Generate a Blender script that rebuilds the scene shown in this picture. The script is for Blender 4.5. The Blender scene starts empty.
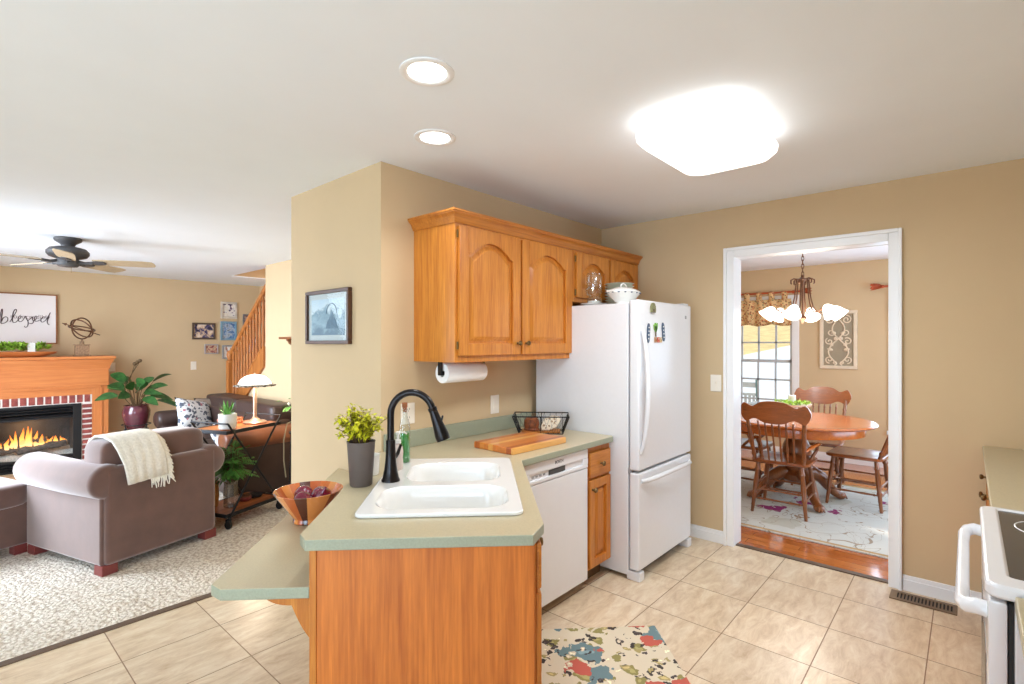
import bpy, bmesh, math, random
from mathutils import Vector, Matrix
R = math.radians
rnd = random.Random(7)
SC = bpy.context.scene
COL = SC.collection

# ------------------------------------------------------------------ camera, world, light, exposure
cam = bpy.data.cameras.new('camera')
cam.sensor_width = 36.0
cam.lens = 36.0 * 516.0 / 1024.0
cam.shift_y = 0.0005
cam.clip_start = 0.05
cam.clip_end = 300
CAM = bpy.data.objects.new('camera', cam)
COL.objects.link(CAM)
CAM.location = (0, 0, 1.466)
CAM.rotation_euler = (R(90), 0, R(41.5 - 90))
SC.camera = CAM

world = bpy.data.worlds.new('world')
SC.world = world
world.use_nodes = True
bgn = world.node_tree.nodes['Background']
bgn.inputs[0].default_value = (0.86, 0.93, 1.0, 1)
bgn.inputs[1].default_value = 1.3

SC.view_settings.view_transform = 'Standard'
SC.view_settings.look = 'None'
SC.view_settings.gamma = 1.0
SC.view_settings.use_curve_mapping = False
SC.view_settings.exposure = 0.12
SC.cycles.use_denoising = True
SC.cycles.max_bounces = 10
SC.cycles.diffuse_bounces = 6
SC.cycles.glossy_bounces = 4
SC.cycles.transmission_bounces = 8
SC.cycles.transparent_max_bounces = 12
SC.cycles.sample_clamp_indirect = 6.0
SC.cycles.caustics_reflective = False
SC.cycles.caustics_refractive = False


def light(name, kind, loc, energy, color=(1, 1, 1), direction=None, size=None, size_y=None, spot=None, radius=None):
    l = bpy.data.lights.new(name, kind)
    l.energy = energy
    l.color = color
    if kind == 'AREA':
        l.shape = 'RECTANGLE'
        l.size = size
        l.size_y = size_y or size
    if spot:
        l.spot_size = spot
        l.spot_blend = 0.8
    if radius is not None and kind in ('POINT', 'SPOT'):
        l.shadow_soft_size = radius
    o = bpy.data.objects.new(name, l)
    COL.objects.link(o)
    o.location = loc
    if direction is not None:
        o.rotation_euler = Vector(direction).to_track_quat('-Z', 'Z').to_euler()
    return o


DAY = (0.54, 0.765, 1.0)
sun = light('sun', 'SUN', (10, -5, 12), 2.2, (1, 0.96, 0.9), direction=(0.35, 0.55, -0.85))
sun.data.angle = R(2)
# daylight from behind the camera, added side fills, and the dining windows
light('kitchen_patio_daylight', 'AREA', (-5.9, 0.95, 1.2), 125, DAY, direction=(1, 0, 0.0), size=2.9, size_y=2.0)
fw = light('family_unseen_window', 'AREA', (-1.12, 6.3, 1.2), 190, (0.74, 0.85, 1.0), direction=(1, 0.05, -0.42), size=2.6, size_y=1.8)  # unseen window, set close so its light falls strongly on the armchair
fw.data.spread = R(140)
light('kitchen_side_fill', 'AREA', (-2.5, -0.66, 1.35), 130, DAY, direction=(0, 1, 0), size=2.6, size_y=1.6)  # added to brighten the end panel and cabinet fronts; no window seen there
light('dining_side_window_daylight', 'AREA', (7.35, 0.1, 1.25), 22, DAY, direction=(-1, 0, 0), size=1.0, size_y=1.5)
light('dining_right_window_daylight', 'AREA', (5.4, -1.13, 1.3), 42, DAY, direction=(0, 1, 0), size=1.8, size_y=1.6)


# ------------------------------------------------------------------ materials
def S(r, g, b):
    def f(c):
        c /= 255.0
        return c / 12.92 if c <= 0.04045 else ((c + 0.055) / 1.055) ** 2.4
    return (f(r), f(g), f(b), 1.0)


class NT:
    def __init__(self, name):
        self.m = bpy.data.materials.new(name)
        self.m.use_nodes = True
        self.t = self.m.node_tree
        self.b = self.t.nodes['Principled BSDF']
        self.out = self.t.nodes['Material Output']

    def n(self, typ, **kw):
        nd = self.t.nodes.new(typ)
        for k, v in kw.items():
            setattr(nd, k, v)
        return nd

    def l(self, a, b):
        self.t.links.new(a, b)

    def coords(self, scale=(1, 1, 1), rot=(0, 0, 0), loc=(0, 0, 0)):
        tc = self.n('ShaderNodeTexCoord')
        mp = self.n('ShaderNodeMapping')
        mp.inputs['Scale'].default_value = scale
        mp.inputs['Rotation'].default_value = rot
        mp.inputs['Location'].default_value = loc
        self.l(tc.outputs['Object'], mp.inputs['Vector'])
        return mp.outputs[0]

    def noise(self, vec, scale, detail=4, rough=0.55, dist=0.0):
        nd = self.n('ShaderNodeTexNoise')
        nd.inputs['Scale'].default_value = scale
        nd.inputs['Detail'].default_value = detail
        nd.inputs['Roughness'].default_value = rough
        nd.inputs['Distortion'].default_value = dist
        if vec is not None:
            self.l(vec, nd.inputs['Vector'])
        return nd.outputs['Fac']

    def ramp(self, fac, stops, interp='LINEAR'):
        nd = self.n('ShaderNodeValToRGB')
        cr = nd.color_ramp
        cr.interpolation = interp
        while len(cr.elements) < len(stops):
            cr.elements.new(0.5)
        for e, (p, c) in zip(cr.elements, stops):
            e.position = p
            e.color = c if len(c) == 4 else (*c, 1)
        self.l(fac, nd.inputs[0])
        return nd.outputs[0]

    def mix(self, fac, a, b):
        nd = self.n('ShaderNodeMix', data_type='RGBA')
        for sock, v in ((nd.inputs[0], fac), (nd.inputs[6], a), (nd.inputs[7], b)):
            if isinstance(v, (int, float, tuple)):
                sock.default_value = v
            else:
                self.l(v, sock)
        return nd.outputs[2]

    def math(self, op, a, b=None):
        nd = self.n('ShaderNodeMath', operation=op)
        for i, v in enumerate((a, b)):
            if v is None:
                continue
            if isinstance(v, (int, float)):
                nd.inputs[i].default_value = v
            else:
                self.l(v, nd.inputs[i])
        return nd.outputs[0]

    def bump(self, h, strength=0.2, dist=0.01):
        nd = self.n('ShaderNodeBump')
        nd.inputs['Strength'].default_value = strength
        nd.inputs['Distance'].default_value = dist
        self.l(h, nd.inputs['Height'])
        self.l(nd.outputs[0], self.b.inputs['Normal'])

    def set(self, col=None, rough=None, metal=None, spec=None, coat=None):
        if col is not None:
            if isinstance(col, tuple):
                self.b.inputs['Base Color'].default_value = col
            else:
                self.l(col, self.b.inputs['Base Color'])
        if rough is not None:
            if isinstance(rough, (int, float)):
                self.b.inputs['Roughness'].default_value = rough
            else:
                self.l(rough, self.b.inputs['Roughness'])
        if metal is not None:
            self.b.inputs['Metallic'].default_value = metal
        if spec is not None:
            self.b.inputs['Specular IOR Level'].default_value = spec
        if coat is not None:
            self.b.inputs['Coat Weight'].default_value = coat
            self.b.inputs['Coat Roughness'].default_value = 0.15
        return self


def plain(name, col, rough=0.5, metal=0.0, var=0.06, scale=12, bump=0.0, spec=None, coat=None):
    k = NT(name)
    v = k.coords()
    f = k.noise(v, scale, 3)
    lo = tuple(c * (1 - var) for c in col[:3]) + (1,)
    hi = tuple(min(1, c * (1 + var)) for c in col[:3]) + (1,)
    k.set(k.ramp(f, [(0.3, lo), (0.7, hi)]), rough, metal, spec, coat)
    if bump:
        k.bump(f, bump, 0.004)
    return k.m


def wood(name, c1, c2, axis='z', scale=1.0, rough=0.42, coat=0.06):
    k = NT(name)
    s = {'x': (1.2, 16, 16), 'y': (16, 1.2, 16), 'z': (16, 16, 1.2)}[axis]
    v = k.coords(tuple(a * scale for a in s))
    f1 = k.noise(v, 1.6, 5, 0.6, 0.8)
    f2 = k.noise(v, 7.0, 3, 0.6)
    ps = {'x': (5, 150, 150), 'y': (150, 5, 150), 'z': (150, 150, 5)}[axis]
    f3 = k.noise(k.coords(tuple(a * scale for a in ps)), 1.0, 2, 0.6)
    f = k.math('ADD', k.math('ADD', k.math('MULTIPLY', f1, 0.5), k.math('MULTIPLY', f2, 0.22)), k.math('MULTIPLY', f3, 0.28))
    mid = tuple((a + b) / 2 for a, b in zip(c1, c2))
    k.set(k.ramp(f, [(0.33, c1), (0.5, mid), (0.66, c2)]), rough, 0, None, coat)
    k.bump(f2, 0.05, 0.002)
    return k.m


def emit(name, col, strength):
    k = NT(name)
    k.set(col, 0.4)
    k.b.inputs['Emission Color'].default_value = col
    k.b.inputs['Emission Strength'].default_value = strength
    return k.m


def glass(name, tint=(0.95, 0.98, 0.97, 1), gloss=0.12, rough=0.03):
    k = NT(name)
    tr = k.n('ShaderNodeBsdfTransparent')
    tr.inputs[0].default_value = tint
    gl = k.n('ShaderNodeBsdfGlossy')
    gl.inputs['Roughness'].default_value = rough
    fr = k.n('ShaderNodeLayerWeight')
    fr.inputs[0].default_value = 0.25
    mx = k.n('ShaderNodeMixShader')
    f = k.math('MULTIPLY', k.math('ADD', fr.outputs['Facing'], 0.15), gloss * 3)
    k.l(f, mx.inputs[0])
    k.l(tr.outputs[0], mx.inputs[1])
    k.l(gl.outputs[0], mx.inputs[2])
    k.l(mx.outputs[0], k.out.inputs['Surface'])
    return k.m


M = {}
M['wall'] = plain('tan_wall_paint', S(207, 181, 143), 0.8, var=0.02, scale=3)
M['ceil'] = plain('ceiling_paint', S(240, 245, 251), 0.9, var=0.01, scale=3)
M['trim'] = plain('white_trim_paint', S(240, 240, 240), 0.35, var=0.01)
M['white'] = plain('white_enamel', S(230, 230, 233), 0.22, var=0.01, coat=0.3)
M['fridge'] = plain('fridge_white', S(226, 226, 228), 0.3, var=0.01, scale=40, bump=0.03, coat=0.3)
M['white_plastic'] = plain('white_plastic', S(238, 234, 226), 0.4, var=0.01)
M['almond'] = plain('almond_plastic', S(242, 232, 216), 0.4, var=0.01)
M['laminate'] = plain('sage_laminate_warm_lit', S(186, 173, 142), 0.33, var=0.06, scale=160, coat=0.1)  # worktop faces: warm cast of the light tinted into the sage
M['edge'] = plain('sage_laminate_cool_lit', S(156, 160, 138), 0.35, var=0.07, scale=160)  # same laminate, cooler copy for edges and backsplash; light difference coloured in
M['sink'] = plain('white_porcelain', S(234, 232, 228), 0.15, var=0.01, coat=0.5)
M['oak'] = wood('honey_oak', S(170, 92, 26), S(218, 144, 56), 'z')
M['oakx'] = wood('honey_oak_crosswise', S(164, 88, 26), S(212, 138, 54), 'x')
M['oak_panel'] = wood('cherry_stained_oak', S(160, 78, 22), S(220, 128, 50), 'z', 0.7)
M['mantel'] = wood('mantel_oak', S(186, 104, 52), S(212, 134, 74), 'x', 0.6)
M['mantelz'] = wood('mantel_oak_upright', S(186, 104, 52), S(212, 134, 74), 'z', 0.6)
M['dark_bronze'] = plain('oil_rubbed_bronze', S(40, 36, 36), 0.28, 0.7, var=0.1)
M['brass'] = plain('antique_brass', S(120, 96, 60), 0.35, 0.9)
M['black'] = plain('black_metal', S(28, 28, 30), 0.45, 0.3)
M['blackglass'] = plain('black_ceramic_glass', S(58, 58, 60), 0.22, 0.0, var=0.25, scale=220)
M['darkgrey'] = plain('dark_grey', S(70, 68, 68), 0.5)
M['grey'] = plain('grey_plastic', S(150, 150, 152), 0.4)
M['shadowgap'] = plain('gasket_dark', S(30, 28, 26), 0.7)
M['table'] = wood('dining_oak', S(164, 82, 28), S(212, 122, 52), 'y', 0.8, 0.22, 0.5)
M['chair'] = wood('chair_oak', S(104, 56, 26), S(150, 88, 44), 'z', 1.0, 0.3, 0.4)
M['crest'] = wood('pressed_chair_oak', S(112, 56, 22), S(168, 92, 40), 'x', 1.0, 0.3, 0.4)
M['stairwood'] = wood('stair_oak', S(140, 78, 30), S(192, 120, 58), 'z')
M['leather'] = plain('brown_leather', S(60, 42, 37), 0.42, var=0.22, scale=5, bump=0.15)
M['lamplit_leather'] = plain('brown_leather_lamplit', S(128, 76, 48), 0.38, var=0.15, scale=5, bump=0.1)  # brown leather with lamp light tinted in, for the near sofa arm
M['suede'] = plain('mocha_suede', S(102, 70, 58), 0.7, var=0.16, scale=7, bump=0.2, spec=0.4)
sb_ = M['suede'].node_tree.nodes['Principled BSDF']
sb_.inputs['Sheen Weight'].default_value = 1.0
sb_.inputs['Sheen Roughness'].default_value = 0.5
sb_.inputs['Sheen Tint'].default_value = (1.0, 0.93, 0.92, 1)
M['redwood'] = plain('red_stained_foot', S(128, 56, 52), 0.4)
M['cream'] = plain('cream_throw', S(244, 239, 226), 0.95, var=0.08, scale=60, bump=0.6)
M['leaf'] = plain('green_leaf', S(52, 96, 44), 0.4, var=0.45, scale=18)
M['leafbright'] = plain('chartreuse_leaf', S(204, 200, 40), 0.5, var=0.35, scale=30)
M['leafmoss'] = plain('succulent_green', S(152, 188, 66), 0.5, var=0.4, scale=30)
M['fern'] = plain('fern_green', S(86, 142, 58), 0.5, var=0.5, scale=25)
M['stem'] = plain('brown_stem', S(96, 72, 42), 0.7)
M['purplepot'] = plain('purple_glaze', S(92, 44, 54), 0.15, var=0.3, scale=8, coat=0.5)
M['greypot'] = plain('slate_pot', S(96, 84, 78), 0.5, var=0.08)
M['glass'] = glass('clear_glass', (0.93, 0.96, 0.95, 1), 0.22)
M['pane'] = glass('window_glass', (0.97, 0.99, 0.99, 1), 0.04)
M['greensoap'] = plain('green_soap', S(30, 150, 50), 0.3, var=0.25, scale=50)
M['cork'] = plain('cork', S(150, 88, 50), 0.8)
M['onion'] = plain('red_onion_skin', S(120, 24, 52), 0.2, var=0.35, scale=12, coat=0.5)
M['porcelain'] = plain('white_china', S(240, 238, 232), 0.2, coat=0.4)
M['sageplate'] = plain('sage_china', S(216, 216, 198), 0.3)
M['blue'] = plain('navy_paint', S(44, 66, 92), 0.4, var=0.4, scale=120)
M['copper'] = plain('brushed_nickel_rose', S(212, 170, 146), 0.3, 0.6)
M['shadeglass'] = emit('lit_lamp_glass', (1.0, 0.95, 0.86, 1), 1.6)
M['fixture'] = emit('lit_white_diffuser', (1.0, 0.985, 0.955, 1), 2.0)
M['canlens'] = emit('lit_can_lens', (1.0, 0.98, 0.95, 1), 9.0)
M['chandshade'] = emit('lit_chandelier_glass', (1.0, 0.96, 0.88, 1), 1.7)
M['wicker'] = plain('wicker', S(170, 118, 60), 0.7, var=0.3, scale=90, bump=0.6)
M['bronze'] = plain('aged_bronze', S(110, 74, 52), 0.4, 0.6, var=0.2)
M['rod'] = plain('red_wood_rod', S(176, 76, 34), 0.4)
M['panelcream'] = plain('antique_cream_paint', S(226, 208, 182), 0.7, var=0.05)
M['panelback'] = plain('weathered_taupe', S(160, 146, 122), 0.8, var=0.05)
M['grass'] = plain('dry_lawn', S(206, 180, 126), 0.95, var=0.2, scale=1.5)
M['road'] = plain('pale_asphalt', S(206, 208, 212), 0.9, var=0.04, scale=2)
M['porchgrey'] = plain('weathered_grey_paint', S(196, 198, 200), 0.7)
M['teal'] = plain('faded_teal_paint', S(120, 150, 150), 0.7)
M['logs'] = plain('charred_log', S(86, 70, 60), 0.9, var=0.5, scale=30, bump=0.6)
M['ash'] = plain('grey_ash', S(196, 188, 180), 0.95, var=0.35, scale=60, bump=0.5)
M['bladewood'] = wood('light_fan_blade', S(158, 136, 106), S(196, 174, 140), 'x', 1.5, 0.5, 0)
M['bladedark'] = plain('dark_fan_blade', S(70, 68, 66), 0.5)
M['vent'] = plain('bronze_vent', S(128, 104, 78), 0.45, 0.4)
M['paper'] = plain('paper_towel', S(246, 245, 243), 0.9, var=0.01, scale=60, bump=0.1)
M['liquid'] = plain('clear_soap', S(214, 196, 186), 0.25)
M['transition'] = plain('dark_transition_strip', S(96, 74, 56), 0.5)
M['sagevalance'] = None


def tile_mat():
    k = NT('stone_look_tile')
    tc = k.n('ShaderNodeTexCoord')
    sx = k.n('ShaderNodeSeparateXYZ')
    k.l(tc.outputs['Object'], sx.inputs[0])
    fx = k.math('DIVIDE', k.math('SUBTRACT', sx.outputs[0], 1.0 - 0.412 * 20), 0.412)
    fy = k.math('DIVIDE', k.math('SUBTRACT', sx.outputs[1], 0.143 - 0.395 * 20), 0.395)

    def edge(f, size):
        fr = k.math('FRACT', f)
        d = k.math('MINIMUM', fr, k.math('SUBTRACT', 1.0, fr))
        return k.math('MULTIPLY', d, size)
    d = k.math('MINIMUM', edge(fx, 0.412), edge(fy, 0.395))
    g = k.math('LESS_THAN', d, 0.0024)
    cid = k.n('ShaderNodeCombineXYZ')
    k.l(k.math('FLOOR', fx), cid.inputs[0])
    k.l(k.math('FLOOR', fy), cid.inputs[1])
    wn = k.n('ShaderNodeTexWhiteNoise', noise_dimensions='3D')
    k.l(cid.outputs[0], wn.inputs['Vector'])
    off = k.n('ShaderNodeVectorMath', operation='MULTIPLY_ADD')
    k.l(wn.outputs['Color'], off.inputs[0])
    off.inputs[1].default_value = (9, 9, 9)
    k.l(tc.outputs['Object'], off.inputs[2])
    mp = k.n('ShaderNodeMapping')
    mp.inputs['Scale'].default_value = (1.0, 3.0, 1)
    k.l(off.outputs[0], mp.inputs['Vector'])
    f = k.noise(mp.outputs[0], 5.5, 10, 0.74, 0.5)
    c = k.ramp(f, [(0.30, S(196, 166, 132)), (0.5, S(222, 199, 168)), (0.68, S(238, 222, 196))])
    v = k.math('ADD', k.math('MULTIPLY', wn.outputs['Value'], 0.10), 0.93)
    hs = k.n('ShaderNodeHueSaturation')
    k.l(v, hs.inputs['Value'])
    k.l(c, hs.inputs['Color'])
    k.set(k.mix(g, hs.outputs[0], S(148, 118, 92)), k.math('ADD', k.math('MULTIPLY', g, 0.4), 0.3))
    k.bump(k.math('MULTIPLY', g, -1.0), 0.4, 0.003)
    return k.m


def plank_mat(name, c1, c2, c3):
    k = NT(name)
    tc = k.n('ShaderNodeTexCoord')
    mp = k.n('ShaderNodeMapping')
    mp.inputs['Rotation'].default_value = (0, 0, R(90))
    k.l(tc.outputs['Object'], mp.inputs['Vector'])
    br = k.n('ShaderNodeTexBrick')
    br.offset = 0.37
    br.inputs['Scale'].default_value = 1.0
    br.inputs['Brick Width'].default_value = 0.9
    br.inputs['Row Height'].default_value = 0.083
    br.inputs['Mortar Size'].default_value = 0.0012
    br.inputs['Color1'].default_value = c1
    br.inputs['Color2'].default_value = c2
    br.inputs['Mortar'].default_value = c3
    k.l(mp.outputs[0], br.inputs['Vector'])
    mp2 = k.n('ShaderNodeMapping')
    mp2.inputs['Scale'].default_value = (16, 1.2, 1)
    k.l(tc.outputs['Object'], mp2.inputs['Vector'])
    f = k.noise(mp2.outputs[0], 3, 4)
    hs = k.n('ShaderNodeHueSaturation')
    k.l(k.math('ADD', k.math('MULTIPLY', f, 0.5), 0.75), hs.inputs['Value'])
    k.l(br.outputs['Color'], hs.inputs['Color'])
    k.set(hs.outputs[0], 0.1, 0, None, 0.6)
    return k.m


def carpet_mat():
    k = NT('shag_carpet')
    v = k.coords()
    vo = k.n('ShaderNodeTexVoronoi')
    vo.inputs['Scale'].default_value = 42
    vo.inputs['Randomness'].default_value = 1.0
    nz = k.n('ShaderNodeTexNoise')
    nz.inputs['Scale'].default_value = 30
    k.l(v, nz.inputs['Vector'])
    va = k.n('ShaderNodeVectorMath', operation='MULTIPLY_ADD')
    k.l(nz.outputs['Color'], va.inputs[0])
    va.inputs[1].default_value = (0.03, 0.03, 0.03)
    k.l(v, va.inputs[2])
    k.l(va.outputs[0], vo.inputs['Vector'])
    f2 = k.noise(v, 5, 4, 0.6)
    f3 = k.noise(v, 110, 2, 0.6)
    d = k.math('SUBTRACT', 1.0, vo.outputs['Distance'])
    f = k.math('ADD', k.math('MULTIPLY', d, 0.55), k.math('ADD', k.math('MULTIPLY', f2, 0.2), k.math('MULTIPLY', f3, 0.25)))
    k.set(k.ramp(f, [(0.34, S(196, 179, 159)), (0.5, S(226, 214, 197)), (0.68, S(242, 234, 220))]), 0.95)
    k.bump(f, 0.8, 0.03)
    return k.m


def floral(name, base, blobs, scale, seed=0.0, fine=True, twigs=None):
    """cloth with scattered irregular flower and leaf patches"""
    k = NT(name)
    col = base
    for i, (c, sc, th, rag) in enumerate(blobs):
        v = k.coords(loc=(seed + 3.7 * i, seed * 2 - 5.1 * i, 0.3 * i))
        w = k.n('ShaderNodeTexNoise')
        w.inputs['Scale'].default_value = sc * scale * 2.2
        w.inputs['Detail'].default_value = 3
        k.l(v, w.inputs['Vector'])
        va = k.n('ShaderNodeVectorMath', operation='MULTIPLY_ADD')
        k.l(w.outputs['Color'], va.inputs[0])
        r = rag / (sc * scale)
        va.inputs[1].default_value = (r, r, 0)
        k.l(v, va.inputs[2])
        vo = k.n('ShaderNodeTexVoronoi')
        vo.inputs['Scale'].default_value = sc * scale
        k.l(va.outputs[0], vo.inputs['Vector'])
        m = k.math('LESS_THAN', vo.outputs['Distance'], th)
        col = k.mix(m, col, c)
        if len(blobs[i]) and fine:
            m2 = k.math('LESS_THAN', vo.outputs['Distance'], th * 0.45)
            c2 = tuple(min(1, x * 1.5 + 0.03) for x in c[:3]) + (1,)
            col = k.mix(m2, col, c2)
    if twigs:
        for sc_, wd in ((2.3, 0.0035), (3.6, 0.003)):
            f = k.noise(k.coords(loc=(sc_, 2 * sc_, 0)), sc_, 2, 0.5, 0.8)
            col = k.mix(k.math('LESS_THAN', k.math('ABSOLUTE', k.math('SUBTRACT', f, 0.5)), wd), col, twigs)
    k.set(col, 0.95)
    v = k.coords()
    k.bump(k.noise(v, 160, 2), 0.4, 0.004)
    return k.m


def brick_mat():
    k = NT('red_brick_white_mortar')
    v = k.coords()
    f = k.noise(v, 25, 4)
    k.set(k.ramp(f, [(0.3, S(116, 50, 46)), (0.7, S(160, 82, 72))]), 0.85)
    k.bump(f, 0.5, 0.006)
    return k.m


def strips(name, cols, axis=0, width=0.03, rough=0.3):
    k = NT(name)
    tc = k.n('ShaderNodeTexCoord')
    sx = k.n('ShaderNodeSeparateXYZ')
    k.l(tc.outputs['Object'], sx.inputs[0])
    s = k.math('FLOOR', k.math('DIVIDE', sx.outputs[axis], width))
    wn = k.n('ShaderNodeTexWhiteNoise', noise_dimensions='1D')
    k.l(s, wn.inputs['W'])
    n = len(cols)
    c = k.ramp(wn.outputs['Value'], [(i / n, c) for i, c in enumerate(cols)], 'CONSTANT')
    sc = [14, 14, 14]
    sc[1 - axis if axis < 2 else 0] = 1.5
    f = k.noise(k.coords(tuple(sc)), 4, 4)
    hs = k.n('ShaderNodeHueSaturation')
    k.l(k.math('ADD', k.math('MULTIPLY', f, 0.6), 0.7), hs.inputs['Value'])
    k.l(c, hs.inputs['Color'])
    k.set(hs.outputs[0], rough, 0, None, 0.3)
    return k.m


def radial_strips(name, cols, n):
    k = NT(name)
    tc = k.n('ShaderNodeTexCoord')
    sx = k.n('ShaderNodeSeparateXYZ')
    k.l(tc.outputs['Object'], sx.inputs[0])
    a = k.math('ARCTAN2', sx.outputs[1], sx.outputs[0])
    s = k.math('FLOOR', k.math('MULTIPLY', a, n / 6.2832))
    wn = k.n('ShaderNodeTexWhiteNoise', noise_dimensions='1D')
    k.l(s, wn.inputs['W'])
    c = k.ramp(wn.outputs['Value'], [(i / len(cols), c) for i, c in enumerate(cols)], 'CONSTANT')
    k.set(c, 0.22, 0, None, 0.5)
    return k.m


def mottled(name, stops, scale, dist=1.0, loc=(0, 0, 0), rough=0.3):
    k = NT(name)
    f = k.noise(k.coords(loc=loc), scale, 3, 0.6, dist)
    k.set(k.ramp(f, stops), rough)
    return k.m


M['tile'] = tile_mat()
M['hardwood'] = plank_mat('dining_hardwood', S(196, 116, 58), S(168, 88, 40), S(90, 46, 22))
M['carpet'] = carpet_mat()
M['brick'] = brick_mat()
M['mortar'] = plain('white_mortar', S(226, 216, 206), 0.9, var=0.06, scale=40)
M['kitchenrug'] = floral('floral_rug_pile', S(222, 208, 182), [
    (S(150, 140, 84), 9.0, 0.32, 0.9), (S(70, 60, 56), 12.0, 0.28, 1.1), (S(176, 158, 104), 13.0, 0.26, 0.9),
    (S(110, 134, 138), 4.6, 0.36, 1.0), (S(196, 96, 80), 5.6, 0.34, 0.9), (S(222, 206, 178), 15.0, 0.24, 1.0), (S(64, 54, 52), 17.0, 0.17, 1.2)], 1.0, 1.3)
M['diningrug'] = floral('pale_floral_rug_pile', S(204, 202, 194), [
    (S(190, 186, 172), 1.6, 0.32, 0.9), (S(150, 120, 92), 4.2, 0.13, 1.4), (S(140, 34, 96), 2.6, 0.2, 1.3)], 1.0, 4.2, False, S(160, 142, 122))
M['valance'] = floral('floral_valance_cloth', S(222, 186, 134), [
    (S(188, 132, 84), 22, 0.34, 0.5), (S(160, 76, 50), 26, 0.26, 0.6), (S(116, 104, 64), 30, 0.27, 0.6)], 1.0, 2.2)
M['pillow'] = floral('patterned_pillow_cloth', S(216, 218, 220), [
    (S(84, 90, 104), 13, 0.40, 0.7), (S(212, 214, 216), 13.4, 0.36, 0.7), (S(92, 98, 112), 22, 0.3, 0.8), (S(172, 110, 122), 9, 0.16, 0.6)], 1.0, 6.0, False)
M['board'] = strips('striped_board_wood', [S(206, 120, 50), S(170, 82, 32), S(226, 164, 86), S(186, 98, 40), S(214, 136, 60)], 1, 0.034)
M['bowlwood'] = radial_strips('staved_bowl_wood', [S(206, 106, 40), S(150, 64, 30), S(222, 140, 70), S(86, 40, 26), S(190, 92, 40)], 18)
M['cartwood'] = strips('cart_wood', [S(176, 104, 56), S(150, 84, 42), S(194, 124, 70)], 1, 0.09, 0.4)


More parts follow.
